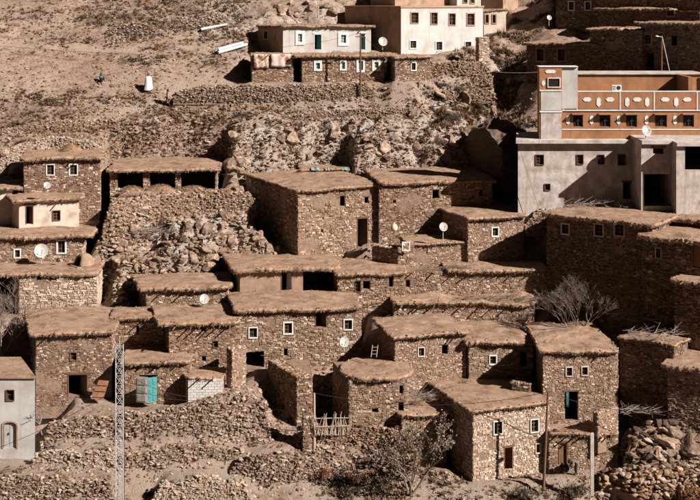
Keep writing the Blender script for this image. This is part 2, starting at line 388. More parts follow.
def mud_roof(par, poly, z, thick=0.3, rnd=None, dome=0.08, tilt=(0, 0), mat='mud_roof', fringe=True, stones=True, name='roof', jit=0.075, sag=0.16):
    rnd = rnd or R; thick *= 0.6
    pts, c = resample(poly, 0.22, rnd, jit)
    n = len(pts); seed = rnd.randint(0, 999)
    mb = MB(); rings = [0.0, 0.15, 0.3, 0.45, 0.6, 0.72, 0.83, 0.92, 0.975, 1.0]
    ex = float(rnd.uniform(0, 100))
    def top(p, s):
        return z + thick + dome * (1 - s * s) + tilt[0] * (p.x - c.x) + tilt[1] * (p.y - c.y) + sag * float(fbm(p.x * 0.55 + ex, p.y * 0.55, seed, 3)) - (0.05 if s > 0.99 else 0)
    vs = []; fs = []
    for s in rings[1:]:
        for p in pts:
            q = c + (p - c) * s; vs.append((q.x, q.y, top(q, s)))
    m = len(rings) - 1
    lows = []
    for p in pts:     # lip and underside
        d = (p - c).normalized(); q = p + d * 0.04 * rnd.random(); vs.append((q.x, q.y, top(p, 1) - thick * 0.45))
    for p in pts:
        d = (p - c).normalized(); q = p - d * 0.06; zz = top(p, 1) - thick - rnd.uniform(-0.02, 0.06); vs.append((q.x, q.y, zz)); lows.append(zz)
    for p in pts:
        d = (p - c).normalized(); q = p - d * 0.55; vs.append((q.x, q.y, top(p, 1) - thick - 0.01))
    for r in range(m + 2):
        for i in range(n):
            i2 = (i + 1) % n
            fs.append((r * n + i, r * n + i2, (r + 1) * n + i2, (r + 1) * n + i))
    vs.append((c.x, c.y, top(c, 0))); ci = len(vs) - 1
    for i in range(n): fs.append((ci, (i + 1) % n, i)[::-1])
    mb.add(vs, fs); ro = mb.build(name, mat, par)
    fb = MB(); sb = MB()
    for i in range(n):
        a, b = pts[i], pts[(i + 1) % n]; d2 = (b - a); L = d2.length
        if L < 1e-4: continue
        nr = Vector((d2.y, -d2.x)).normalized()
        if nr.dot(a - c) < 0: nr = -nr
        if fringe:
            for _ in range(max(1, int(L / 0.045))):
                p = a.lerp(b, rnd.random()); zz = top(p, 1)
                z0 = zz - thick * rnd.uniform(0.45, 1.1); ln = rnd.uniform(0.05, 0.17); an = rnd.uniform(0.1, 1.25)
                s = Vector((p.x - nr.x * 0.05, p.y - nr.y * 0.05, z0)); sd = rnd.uniform(-0.25, 0.25)
                e = s + Vector((nr.x * cos(an) + d2.x / L * sd, nr.y * cos(an) + d2.y / L * sd, -sin(an))) * ln
                fb.tube(s, e, rnd.uniform(0.014, 0.034), 0.008, 3, tuple(q_ * 0.62 for q_ in brush_col(rnd)), False)
        if stones:
            k = 0
            while rnd.random() < 0.42 and k < 2:
                k += 1
                p = a.lerp(b, rnd.random()) - nr * rnd.uniform(0.0, 0.16); r = rnd.uniform(0.03, 0.08)
                rock_into(sb, Vector((p.x, p.y, top(p, 0.97) + r * 0.2)), (r * 1.3, r, r * 0.7), rnd, brush_col(rnd))
    for _ in range(int(n * 0.22)):      # stray sticks and straw on the roof
        p = c + (rnd.choice(pts) - c) * rnd.uniform(0.2, 0.97); a = rnd.uniform(0, 6.28); zz = top(p, 0.6) - dome * 0.2 + 0.02; ln = rnd.uniform(0.15, 0.6)
        fb.tube((p.x, p.y, zz), (p.x + cos(a) * ln, p.y + sin(a) * ln, zz + rnd.uniform(0, 0.1)), 0.018, 0.01, 3, tuple(q_ * 0.6 for q_ in brush_col(rnd)), False)
    for _ in range(rnd.choice((0, 1, 1, 2))):      # wooden rain spout through the eave
        a, b = Vector(poly[0]), Vector(poly[1]); p = a.lerp(b, rnd.uniform(0.12, 0.88)); sm = MB(); zz = top(p, 0.95) - thick * 0.5
        sm.tube((p.x, p.y + 0.4, zz + 0.03), (p.x + rnd.uniform(-0.1, 0.1), p.y - rnd.uniform(0.35, 0.7), zz - 0.06), 0.055, 0.05, 7); sm.build('rain_spout', 'wood', ro)
    if fringe: fb.build('eave_brush', 'brush', ro, 'stuff')
    if stones and sb.v: sb.build('edge_stones', 'rubble', ro, 'stuff')
    # loose clods and pebbles on the roof top
    cb = MB()
    for _ in range(int(n * 0.35)):
        p = c + (rnd.choice(pts) - c) * math.sqrt(rnd.random()) * 0.93; r = rnd.uniform(0.025, 0.075)
        rock_into(cb, Vector((p.x, p.y, top(p, 0.5) - dome * 0.3 + r * 0.1)), (r * 1.4, r * 1.2, r * 0.7), rnd, brush_col(rnd))
    cb.build('loose_clods', 'rubble', ro, 'stuff')
    return ro

# icosahedron rocks
_t = (1 + 5 ** 0.5) / 2
ICO_V = [Vector(v).normalized() for v in ((-1, _t, 0), (1, _t, 0), (-1, -_t, 0), (1, -_t, 0), (0, -1, _t), (0, 1, _t), (0, -1, -_t), (0, 1, -_t), (_t, 0, -1), (_t, 0, 1), (-_t, 0, -1), (-_t, 0, 1))]
ICO_F = ((0, 11, 5), (0, 5, 1), (0, 1, 7), (0, 7, 10), (0, 10, 11), (1, 5, 9), (5, 11, 4), (11, 10, 2), (10, 7, 6), (7, 1, 8), (3, 9, 4), (3, 4, 2), (3, 2, 6), (3, 6, 8), (3, 8, 9), (4, 9, 5), (2, 4, 11), (6, 2, 10), (8, 6, 7), (9, 8, 1))
def rock_into(mb, c, sc, rnd, col):
    a = rnd.uniform(0, 6.28); ca, sa = cos(a), sin(a); tx = rnd.uniform(-0.4, 0.4)
    vs = []
    for v in ICO_V:
        k = rnd.uniform(0.72, 1.2)
        x, y, z = v.x * sc[0] * k, v.y * sc[1] * k, v.z * sc[2] * k
        z += tx * x
        vs.append((c.x + x * ca - y * sa, c.y + x * sa + y * ca, c.z + z))
    mb.add(vs, ICO_F, col)

# ================================================================ HOUSES: data first (the ground is cut to them)
HOUSES = []
class House:
    def __init__(s, name, label, pl, pr, pe, pb, D=5, a=0, Y=None, plf=None, pal='tan', skin='stone', ops=(), roof='mud', cat='house',
                 over=(0.3, 0.35, 0.25, 0.3), rk=None, group=None, faces='FLR', post=None, plat=True, wallmat=None, topf=None, miss=0.03, side=None, prf=None):
        s.__dict__.update(locals())
        s.Y = Y or Ynom(pb); s.a = radians(a)
        s.O = P(pl, pb, s.Y); ca, sa = cos(s.a), sin(s.a)
        s.ux = Vector((ca, sa, 0)); s.uy = Vector((-sa, ca, 0))
        s.W = ((pr - 350) * s.Y - F * s.O.x) / (F * ca - (pr - 350) * sa)
        s.H = (pb - pe) / F * s.Y
        s.dl = 0.0
        if plf is not None:
            k = (plf - 350) / F
            # O.x + dl*ca - D*sa = k*(Y + dl*sa + D*ca)
            s.dl = (k * (s.Y + D * ca) - s.O.x + D * sa) / (ca - k * sa)
        s.dr = 0.0
        if prf is not None:
            k = (prf - 350) / F
            s.dr = (k * (s.Y + s.W * sa + D * ca) - s.O.x - s.W * ca + D * sa) / (ca - k * sa)
        s.rnd = random.Random(int(pl * 13 + pe * 7 + pb)); s.patch_ = s.rnd.choice((0.22, 0.3, 0.36, 0.42, 9, 9)); s.sc_ = s.rnd.choice((0.85, 0.95, 1.0, 1.1, 1.25))
        HOUSES.append(s)
    def loc(s, x, y, z=0): return s.O + s.ux * x + s.uy * y + Vector((0, 0, z))
    def face(s, c):
        if c == 'F': return s.W, (lambda u, v, o: (u, -o, v))
        if c == 'L': A, B = Vector((s.dl, s.D)), Vector((0, 0))
        elif c == 'R': A, B = Vector((s.W, 0)), Vector((s.W + s.dr, s.D))
        else: A, B = Vector((s.W + s.dr, s.D)), Vector((s.dl, s.D))
        d = (B - A); L = d.length; d.normalize(); n = Vector((d.y, -d.x))
        return L, (lambda u, v, o: (A.x + d.x * u + n.x * o, A.y + d.y * u + n.y * o, v))
    def px2uv(s, px, py, c='F'):
        L, mf = s.face(c)
        A = Vector(mf(0, 0, 0)); B = Vector(mf(1, 0, 0)); N = Vector(mf(0, 0, 1)) - A
        w = lambda v: s.ux * v.x + s.uy * v.y
        Aw = s.O + w(A); dw = w(B - A); nw = w(N)
        ray = Vector(((px - 350) / F, 1, -py / F)); c0 = Vector((0, 0, CAMZ))
        t = (Aw - c0).dot(nw) / ray.dot(nw); p = c0 + ray * t
        return (p - Aw).dot(dw), p.z - s.O.z
    def build(s):
        rnd = s.rnd
        e = empty(s.name, s.label, s.cat, s.O, s.a, s.group); s.e = e
        core = MB(); sk = MB(); ps = s.skin != 'stone'
        wins = []
        for c in 'FLRB':
            L, mf = s.face(c); ops = []
            for o in s.ops:
                if (o[5] if len(o) > 5 else 'F') != c: continue
                (u0, v1), (u1, v0) = s.px2uv(o[0], o[1], c), s.px2uv(o[2], o[3], c)
                u0, u1 = sorted((u0, u1))
                u0 = max(u0, 0.06); u1 = min(u1, L - 0.06); v0 = max(v0, 0.02); v1 = min(v1, s.H - 0.05)
                if u1 - u0 < 0.08 or v1 - v0 < 0.08: continue
                ops.append((u0, v0, u1, v1)); wins.append((mf, (u0, v0, u1, v1), o[4]))
            if c == 'L' and s.side:
                sw = MB(); panel(sw, L, s.H, mf, ops); sw.build('side_wall', s.side, e)
            else: panel(core, L, s.H, mf, ops)
            if not ps and c in s.faces:
                def grown(o, k):
                    t = {'win': 0.12, 'winb': 0.09, 'teal': 0.30, 'brown': 0.14, 'cover': 0.1}.get(k, 0)
                    return (o[0] - t, o[1] - t, o[2] + t, o[3] + t)
                kk = [w[2] for w in wins[len(wins) - len(ops):]]
                masonry(sk, L, s.H, mf, [grown(o, k) for o, k in zip(ops, kk)], s.pal, rnd, topf=s.topf, miss=s.miss, patch=s.patch_, sc=s.sc_)
        # floor and ceiling close the inside
        q = [(0, 0), (s.W, 0), (s.W + s.dr, s.D), (s.dl, s.D)]
        core.quad(*[(x, y, s.H - 0.02) for x, y in q]); core.quad(*[(x, y, -0.02) for x, y in q])
        core.build('wall', s.wallmat or ('mortar' if not ps else s.skin), e)
        if sk.v: sk.build('stone_facing', 'stone', e, 'stuff')
        for mf, o, k in wins: window(e, mf, o, k)
        oF, oL, oR, oB = s.over
        poly = [(-oL, -oF), (s.W + oR, -oF), (s.W + s.dr + oR, s.D + oB), (s.dl - oL, s.D + oB)]
        rk = s.rk or {}
        if s.roof == 'mud': s.roof_o = mud_roof(e, poly, s.H + 0.005, rnd=rnd, **rk)
        elif s.roof == 'round':
            cx, cy = s.W / 2, s.D / 2; rx, ry = s.W / 2 + oL, s.D / 2 + oF
            pp = [(cx + rx * math.copysign(abs(cos(t)) ** 0.6, cos(t)), cy + ry * math.copysign(abs(sin(t)) ** 0.6, sin(t))) for t in [2 * pi * k / 24 for k in range(24)]]
            s.roof_o = mud_roof(e, pp, s.H + 0.005, rnd=rnd, **rk)
        elif s.roof == 'slab':
            m = MB(); th = rk.get('thick', 0.22)
            z0, z1 = s.H + 0.003, s.H + th
            m.add([(x, y, z) for z in (z0, z1) for x, y in poly], ((3, 2, 1, 0), (4, 5, 6, 7), (0, 1, 5, 4), (1, 2, 6, 5), (2, 3, 7, 6), (3, 0, 4, 7)))
            s.roof_o = m.build('roof', rk.get('mat', 'concrete'), e)
        if s.post: s.post(s, e)
        return e

def beams(n, spread, ln=0.75, zoff=-0.12, up=0.0, u0=0.3):
    """round log ends that stick out under the eave"""
    def f(h, e):
        for k in range(n):
            u = u0 + (h.W - u0 - 0.3) * (k + 0.5) / n + h.rnd.uniform(-0.15, 0.15)
            m = MB(); r = h.rnd.uniform(0.045, 0.075); L = ln * h.rnd.uniform(0.7, 1.2)
            m.tube((u, 0.4, h.H + zoff), (u + h.rnd.uniform(-spread, spread), -L, h.H + zoff + up + h.rnd.uniform(-0.05, 0.05)), r, r * 0.9, 7)
            m.build('roof_beam', 'wood', e)
    return f
def posts(*fs):
    def f(h, e):
        for q in fs: q(h, e)
    return f
H = House
# --- top of the slope
H('white_house', 'large whitewashed house with two rows of windows high on the slope', 401, 483, 8, 56, D=11, a=33, Y=138, plf=345, side='plaster_mud', skin='plaster_white', roof='slab', over=(0.1, 0.1, 0.1, 0.1), rk={'mat': 'plaster_mud', 'thick': 0.2},
  ops=[(411, 13, 418, 23, 'brown'), (431, 13, 437, 24, 'brown'), (449, 14, 455, 25, 'brown'), (467, 14, 474, 25, 'brown'), (410, 41, 416, 48, 'win'), (436, 42, 442, 50, 'win'), (465, 42, 471, 50, 'win')])
H('rooftop_room', 'brown mud room on the roof of the large white house', 395, 457, -12, 8, D=5, a=33, Y=145, skin='plaster_mud', roof='slab', over=(0.15, 0.15, 0.15, 0.1), rk={'mat': 'mud_roof'}, plat=False)
H('rooftop_turret', 'small white turret room on the right end of the white house roof', 457, 481, -14, 8, D=4, a=33, Y=148, skin='plaster_white', roof='slab', over=(0.1, 0.1, 0.1, 0.1), plat=False, ops=[(463, 0, 467, 3, 'brown'), (470, 0, 474, 3, 'brown')])
H('white_annex', 'small cream annex with two brown windows beside the large white house', 484, 506, 11, 33, D=5, a=8, Y=147, skin='plaster_cream', roof='mud', over=(0.2, 0.2, 0.3, 0.2), rk={'thick': 0.2}, ops=[(485.5, 15, 488.5, 23, 'brown'), (492.5, 15, 495.5, 23, 'brown')])
H('brown_shed', 'dark brown shed above the small cream annex', 482, 503, -12, 10, D=4, a=-34, Y=152, skin='plaster_mud', roof='slab', over=(0.1, 0.1, 0.1, 0.1), rk={'mat': 'mud_roof'})
H('low_white_house', 'long low white house with teal doors and windows', 283, 371, 27, 51, D=6.5, a=14, Y=137, plf=258, side='plaster_mud', skin='plaster_white', over=(0.4, 0.3, 0.6, 0.3), rk={'thick': 0.22},
  ops=[(298, 34, 302, 42, 'teal'), (314, 34, 322, 49.5, 'ajar:teal'), (341, 35, 346, 43, 'teal'), (360, 33, 366, 49.5, 'ajar:teal'), (264, 31, 268, 39, 'win', 'L')])
H('teal_window_house', 'low stone house with four white framed teal windows', 302, 384, 57, 82, D=4.6, a=6, Y=132.5, pal='tan', over=(0.4, 0.9, 1.6, 0.3), rk={'thick': 0.35},
  ops=[(316, 63, 320, 69, 'teal'), (341.5, 62, 345, 69, 'teal'), (358.5, 61, 363, 70, 'teal'), (374.5, 62, 378.5, 68, 'teal')])
H('rug_wall_house', 'small stone house whose terrace wall carries two rugs', 252, 293, 56, 82, D=5, a=6, Y=132.5, pal='warm', over=(0.1, 0.1, 0.1, 0.1), rk={'thick': 0.12}, ops=[])
H('walled_yard_house', 'low stone building with one white window below the large white house', 395, 430, 58, 81, D=4, a=10, Y=132, pal='tan', over=(0.3, 0.3, 0.3, 0.3), rk={'thick': 0.25}, ops=[(411.5, 63, 415.5, 70, 'win')])
# --- shaded quarter, upper right
H('shaded_stone_house', 'shaded stone house with two wood framed windows left of the cluster at top', 527, 596, 44, 82, D=6, a=-37, Y=134, pal='dark', over=(0.5, 0.5, 0.4, 0.3), ops=[(537, 49, 544, 61, 'brown'), (558, 49, 565, 61, 'brown')])
H('shaded_stone_house', 'shaded stone house with narrow pale roof strip behind the orange parapet', 590, 642, 30, 82, D=6, a=-37, Y=129.5, pal='dark', over=(0.5, 0.3, -2.0, 0.3))
H('shaded_stone_house', 'tall shaded stone house with dark doorway behind the leaning lamp pole', 641, 720, 24, 82, D=7, a=-35, Y=126.8, pal='dark', over=(0.6, 0.6, 0.4, 0.3), ops=[(644, 35, 651, 44, 'brown'), (643, 53, 654, 72, 'hole'), (671, 36, 677, 46, 'hole')])
H('shaded_stone_house', 'topmost shaded stone house with two small white framed windows', 556, 730, -20, 34, D=7, a=-34, Y=146, pal='dark', over=(0.4, 0.4, 0.4, 0.3), ops=[(569, 2, 574, 10, 'win'), (585.5, 2, 590.5, 10, 'win')])
H('shaded_stone_house', 'narrow shaded stone house under the topmost house with brown window', 598, 700, 10, 34, D=4, a=-34, Y=141, pal='dark', over=(0.5, 0.5, -3.0, 0.3), ops=[(667, 8.5, 674, 16, 'brown')])
# --- middle band
H('tower_house', 'tall brown stone house with two large white framed windows', 24, 100, 160, 226, D=6, a=10, Y=115.5, pal='brick', over=(0.45, 0.35, 0.3, 0.3), rk={'thick': 0.32},
  ops=[(47, 165, 54, 174.5, 'win'), (70, 165, 77, 174.5, 'win')])
H('plaster_house', 'small cream plastered house with brown door and roof of brush', 19, 79, 201, 226, D=5.3, a=15, Y=112.5, plf=4, skin='plaster_cream', over=(0.45, 0.6, 0.5, 0.3), ops=[(25.5, 205.5, 33.5, 224, 'ajar:wood'), (53, 211, 60, 220, 'plain')])
H('plaster_house', 'cream plastered house cut by the left edge, above the satellite dish terrace', -14, 12, 190, 226, D=5, a=8, Y=114.5, skin='plaster_cream', over=(0.4, 0.4, 0.9, 0.3))
H('dish_terrace_house', 'stone house with big satellite dish and white framed dark window', -8, 82, 238, 267, D=6.5, a=6, Y=109.5, pal='tan', over=(0.5, 0.4, 1.0, 0.3), rk={'thick': 0.38},
  ops=[(15, 250, 20, 257, 'win'), (58, 241, 65, 252.5, 'win')])
H('terrace_house', 'pale stone house with two dark slots under its terrace edge', 19, 97, 276, 314, D=4.6, a=6, Y=105.5, plf=9, pal='pale', over=(0.3, 2.2, 0.15, 0.2), rk={'thick': 0.4, 'dome': 0.02}, ops=[(37, 275, 41.5, 280, 'gap'), (50, 275, 56, 280, 'gap')])
H('portico_barn', 'open fronted stone barn with two pillars and dark bays', 110, 217, 171, 196, D=8, a=4, Y=119, pal='tan', cat='barn', over=(0.6, 0.3, 0.3, 0.3), ops=[(117.5, 169, 143, 189, 'gap'), (150, 169, 175, 189, 'gap'), (181, 169, 215, 189, 'gap')])
H('stone_house', 'stone house with tall dark doorway and black shaded side wall', 298, 378, 191, 252, D=12, a=20, Y=112, plf=246, pal='tan', over=(0.35, 0.35, 0.1, 0.3), rk={'thick': 0.3, 'tilt': (0.015, 0)},
  ops=[(340, 196, 345, 206, 'hole'), (364.5, 197, 368.5, 203, 'hole'), (321, 229, 323, 232, 'hole'), (357, 218, 368, 250, 'ajar:wood')])
H('stone_house', 'long warm stone house with flat mud roof beside the shaded rock', 379, 492, 184, 246, D=8.5, a=8, Y=114, pal='warm', over=(0.35, 0.1, 0.35, 0.3), rk={'thick': 0.38}, ops=[(432.5, 190, 439, 199, 'hole'), (479, 191, 483, 196, 'hole'), (393, 200, 396, 203, 'hole')])
H('stone_house', 'stone house with small white window and dish on its side terrace', 468, 523.5, 219, 267, D=7, a=14, Y=109.5, plf=436, pal='tan', over=(0.4, 0.3, 0.3, 0.3), rk={'thick': 0.28}, ops=[(492.5, 228, 498, 235.5, 'win')])
H('terrace_block', 'low stone terrace in front of the shaded balcony with the dish', 408, 467, 244, 268, D=3.2, a=10, Y=109, pal='tan', cat='terrace', over=(0.25, 0.1, 0.0, 0.0), rk={'thick': 0.18, 'dome': 0})
H('stone_house', 'wide low stone house with sagging mud roof below the white window house', 398, 547, 272, 300, D=4.2, a=2, Y=106.5, pal='tan', over=(0.4, -4.0, 0.2, 0.3), rk={'sag': 0.25, 'thick': 0.3}, post=beams(7, 0.35, 0.7), ops=[(406, 280, 410, 287, 'hole')])
H('stone_house', 'ledge of low stone rooms with crumbling brush roof above the brown roofs', 394, 534, 304, 324, D=3.4, a=2, Y=104, pal='tan', over=(0.35, 0.2, 0.3, 0.2), rk={'sag': 0.35, 'thick': 0.3}, post=beams(9, 0.5, 0.8))
H('plaster_house', 'mud plastered house with open dark bay and white door', 240, 337, 271, 297, D=5.6, a=4, Y=106.5, plf=228, skin='plaster_mud', over=(0.45, 0.6, 0.25, 0.3), rk={'thick': 0.42}, ops=[(281, 272, 292, 295, 'ajar:white_paint'), (303, 270.5, 334, 294, 'gap')])
H('stone_house', 'stone house with paired small dark windows right of the mud plastered house', 338, 404, 274, 314, D=5, a=4, Y=105.5, pal='tan', over=(0.3, 0.2, 0.3, 0.3), rk={'sag': 0.25, 'thick': 0.26}, ops=[(355, 281, 360.5, 291.5, 'plain'), (363, 281, 370, 289, 'hole'), (389, 277, 393, 287, 'hole')])
H('stone_house', 'low stone house with long rounded brush roof beside a small dish', 146, 228, 290, 317, D=5, a=5, Y=104.5, plf=139, pal='tan', over=(0.45, 0.6, 0.3, 0.3), rk={'thick': 0.38})
H('courtyard_house', 'large stone house with two white framed windows and laundry opening', 239, 361, 311, 368, D=5.6, a=6, Y=100, plf=232, pal='tan', over=(0.4, 0.4, 0.1, 0.3), rk={'thick': 0.36},
  ops=[(249.5, 328, 257, 337, 'win'), (284.5, 323, 292, 333, 'win'), (315, 312.5, 327, 327, 'ajar:wood'), (344.5, 320, 352, 329, 'win'), (284, 348.5, 287.5, 355.5, 'hole'), (244, 351.5, 264, 370, 'gap')])
H('stone_house', 'brown stone house with row of beam ends under mud eave', 169, 240, 324, 384, D=5, a=6, Y=98.5, plf=162, pal='warm', over=(0.4, 0.9, 0.0, 0.3), rk={'thick': 0.34}, post=beams(6, 0.3, 0.9, -0.15, -0.05),
  ops=[(201, 327.5, 206, 331.5, 'hole'), (213, 341, 218, 347, 'plain'), (202, 356, 206, 361, 'hole')])
H('stone_house', 'recessed stone house in deep shade between two roofs', 112, 164, 319, 358, D=3, a=3, Y=100.8, pal='warm', over=(0.35, 0.2, 0.3, 0.3), rk={'thick': 0.26}, ops=[(136, 326, 139, 333, 'hole')])
H('stone_house', 'stone room with open teal door under a mud terrace', 121, 190, 363, 404, D=3.6, a=3, Y=96.6, pal='warm', over=(0.35, 0.1, 0.1, 0.1), rk={'thick': 0.3, 'dome': 0.03}, post=beams(4, 0.3, 0.6, -0.12), ops=[(139, 375, 157, 402, 'gap')])
H('brown_stone_house', 'square brown stone house with broad earth roof and open dark doorway', 36, 112, 334, 398, D=7.2, a=6, Y=97.3, plf=29, pal='brick', over=(0.45, 0.5, 0.3, 0.3), rk={'thick': 0.36}, ops=[(70.5, 352.5, 76.5, 360, 'plain'), (67.5, 374, 88, 397.5, 'ajar:wood')])
# --- front row
H('corner_plaster_house', 'cream plastered house with arched grey door at the lower left corner', -32, 35, 378, 458, D=5.0, a=0, Y=92.6, prf=19, skin='plaster_white', over=(0.15, 0.1, 0.12, 0.1), roof='slab', rk={'thick': 0.12, 'mat': 'mud_roof'}, ops=[(6.5, 390, 14, 400, 'plain'), (3.5, 422, 16.5, 448, 'gap')])
H('stone_house', 'stone house with paired small white windows and teal cloth in doorway', 543, 618, 352, 428, D=7.6, a=5, Y=94.6, plf=531, pal='tan', over=(0.35, 0.45, 0.1, 0.3), rk={'sag': 0.25, 'thick': 0.3},
  ops=[(566.5, 367.5, 572, 375.5, 'winb'), (582, 367, 587.5, 374.5, 'winb'), (565, 391.5, 578, 420, 'hole')])
H('stone_house', 'stone house with single white framed window half in diagonal shadow', 469, 533, 344, 391, D=6.6, a=4, Y=98.2, plf=452, pal='tan', over=(0.35, 0.35, 0.1, 0.3), rk={'sag': 0.2, 'thick': 0.34}, ops=[(490, 356, 496, 363.5, 'win'), (520, 352, 527, 366, 'hole')])
H('stone_house', 'pale stone house with wooden shaded side and one small dark window', 395, 466, 337, 394, D=5.2, a=14, Y=97.2, plf=378, pal='tan', over=(0.4, 0.45, 0.25, 0.3), rk={'thick': 0.26}, ops=[(418.5, 348, 424, 355.5, 'winb'), (442, 345, 448, 354, 'hole')])
H('round_roof_house', 'stone house with rounded mud roof like a drum', 349, 408, 380, 442, D=4.8, a=3, Y=93.6, plf=333, pal='tan', roof='round', over=(0.35, 0.55, 0.35, 0.3), rk={'thick': 0.4, 'dome': 0.04},
  ops=[(372, 408, 378, 412.5, 'hole'), (398.5, 402, 403.5, 411, 'hole'), (399.5, 385.5, 403, 394, 'hole')])
H('corner_stone_house', 'large stone house with white framed window and leaning pole shadow', 473, 549, 411, 481, D=7.2, a=20, Y=91.2, plf=432, pal='pale', over=(0.35, 0.4, 0.15, 0.3), rk={'thick': 0.26, 'sag': 0.05},
  ops=[(494, 422, 502, 433, 'win'), (531, 420, 538, 431, 'win'), (504, 447, 513, 469, 'ajar:rust'), (536, 444, 540, 452, 'winb')])
H('terrace_block', 'stone terrace wall with rust coloured door below the teal doorway', 549, 618, 434, 470, D=2.4, a=3, Y=92.6, pal='tan', cat='terrace', over=(0.3, 0.0, 0.1, 0.0), rk={'thick': 0.2, 'dome': 0.02}, post=beams(6, 0.4, 0.7, -0.1), ops=[(558.5, 442, 567.5, 464, 'door:rust')])
H('drum_annex', 'low stone annex with earth roof between the drum roof and large house', 402, 446, 416, 470, D=5.5, a=10, Y=93.2, pal='tan', over=(0.3, 0.3, 0.3, 0.3), rk={'thick': 0.24})
# --- shaded quarter, right
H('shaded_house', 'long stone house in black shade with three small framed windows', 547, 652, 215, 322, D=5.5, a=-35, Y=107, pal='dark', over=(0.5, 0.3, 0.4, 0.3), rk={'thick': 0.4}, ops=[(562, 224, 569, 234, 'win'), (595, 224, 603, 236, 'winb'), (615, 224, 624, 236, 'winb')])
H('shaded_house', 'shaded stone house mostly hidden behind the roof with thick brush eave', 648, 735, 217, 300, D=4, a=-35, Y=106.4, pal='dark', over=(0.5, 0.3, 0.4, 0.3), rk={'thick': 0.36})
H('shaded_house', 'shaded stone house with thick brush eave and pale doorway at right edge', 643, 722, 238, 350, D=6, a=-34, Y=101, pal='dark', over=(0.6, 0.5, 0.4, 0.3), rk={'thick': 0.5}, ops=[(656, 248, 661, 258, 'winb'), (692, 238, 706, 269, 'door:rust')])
H('shaded_house', 'low shaded stone room jutting out under the pale doorway at right edge', 675, 740, 281, 372, D=2.6, a=-34, Y=97.5, pal='dark', over=(0.4, 0.4, 0.3, 0.0), rk={'thick': 0.32})
H('shaded_house', 'ruined shaded stone house with brush on top beside the boulders', 620, 674, 338, 436, D=4.5, a=-36, Y=97, pal='dark', over=(0.2, 0.2, 0.2, 0.2), rk={'thick': 0.2, 'sag': 0.3})
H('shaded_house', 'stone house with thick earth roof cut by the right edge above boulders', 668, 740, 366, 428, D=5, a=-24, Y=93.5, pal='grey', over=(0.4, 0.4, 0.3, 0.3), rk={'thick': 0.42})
# --- concrete house under the orange one
H('concrete_house', 'grey concrete house with small square windows under the orange building', 518, 641, 143, 207, D=6.5, a=0, Y=111.5, plf=519.5, skin='concrete', roof='slab', over=(0.55, 0.25, 0.0, 0.1), rk={'thick': 0.3},
  ops=[(536, 155, 543.5, 164.5, 'plain'), (577, 155, 583, 164, 'plain'), (598, 155, 604, 164, 'plain'), (618, 155, 625, 165, 'plain'), (545, 184, 550, 190, 'plain'), (623, 182, 632, 199, 'hole')])
H('concrete_porch', 'projecting grey concrete porch block with dark bay below', 641.2, 676, 144, 208, D=10.5, a=0, Y=107.9, skin='concrete', roof='slab', over=(0.3, 0.0, 0.0, 0.1), rk={'thick': 0.31}, ops=[(653, 148, 664, 154, 'hole'), (644, 174, 673, 206, 'gap')])
H('concrete_porch', 'concrete wing with white corner and dark doorway at right edge', 676.3, 740, 146, 207, D=11.5, a=0, Y=106.4, skin='concrete', roof='slab', over=(0.3, 0.0, 0.0, 0.1), rk={'thick': 0.28}, ops=[(685, 147, 704, 170, 'hole')])

# ================================================================ dry stone terrace walls: data
TWALLS = []
class TW:
    def __init__(s, label, pts, pal='grey', big=1.0, thick=0.5, name='terrace_wall', dy=0):
        s.label, s.pal, s.big, s.thick, s.name = label, pal, big, thick, name
        pts = [(pts[0][0] - 9, pts[0][1], pts[0][2] * 0.2)] + list(pts) + [(pts[-1][0] + 9, pts[-1][1], pts[-1][2] * 0.2)]
        s.p = [(P(x, y, Ynom(y + dy)), h) for x, y, h in pts]; s.rnd = random.Random(int(pts[0][0] * 7 + pts[0][1]))
        TWALLS.append(s)
TW('long low dry stone wall along the upper path', [(182, 98, 0.9), (215, 98, 1.1), (270, 98, 1.2), (320, 97, 1.2), (366, 95, 1.1)], 'grey', dy=11)
TW('low ruined field wall across the rocky slope', [(300, 121, 0.7), (350, 118, 0.8), (420, 114, 0.6)], 'grey')
TW('faint field wall left of the earth mound', [(5, 134, 0.5), (60, 128, 0.6), (110, 124, 0.5)], 'tan')
TW('rubble bank under the left corner of the concrete house', [(534, 228, 1.2), (540, 228, 1.6), (546, 226, 1.5)], 'tan', dy=30)
TW('dry stone retaining wall below the large white house', [(431, 82, 1.9), (455, 83, 2.1), (484, 82, 1.8)], 'tan')
TW('lower retaining wall with shrubs under the large white house', [(404, 98, 0.5), (440, 100, 0.9), (486, 97, 0.8)], 'tan')
TW('crumbling stone retaining wall under the pillared barn', [(111, 243, 4.0), (130, 236, 3.4), (160, 222, 2.4), (200, 214, 1.9), (248, 210, 1.6)], 'tan')
TW('stone terrace wall before the square brown house', [(50, 447, 1.7), (85, 446, 2.0), (119, 445, 2.1)], 'grey')
TW('tall stone terrace wall below the teal door', [(122, 448, 2.5), (170, 447, 2.6), (205, 445, 3.0), (232, 443, 3.2), (262, 440, 2.6)], 'grey')
TW('broken stone wall below the cream corner house', [(36, 474, 1.4), (60, 474, 1.7), (78, 475, 1.5), (112, 475, 1.6)], 'pale')
TW('low stone wall along the pale footpath', [(122, 474, 1.2), (160, 472, 1.4), (200, 468, 1.5), (240, 464, 1.0)], 'grey')
TW('stone wall at the bottom edge left of the lattice mast', [(-6, 508, 2.0), (30, 506, 2.0), (70, 507, 1.8), (108, 510, 2.0)], 'grey')
TW('stone wall at the bottom edge right of the lattice mast', [(160, 508, 1.7), (200, 506, 1.8), (246, 506, 1.3)], 'pale')
TW('dark stone wall beside the bend of the footpath', [(238, 478, 1.3), (262, 482, 1.8), (300, 481, 1.9), (340, 474, 1.6)], 'grey')
TW('stone yard wall under the stick fence', [(305, 452, 1.6), (345, 452, 1.7), (380, 456, 1.8), (408, 462, 1.7)], 'warm')
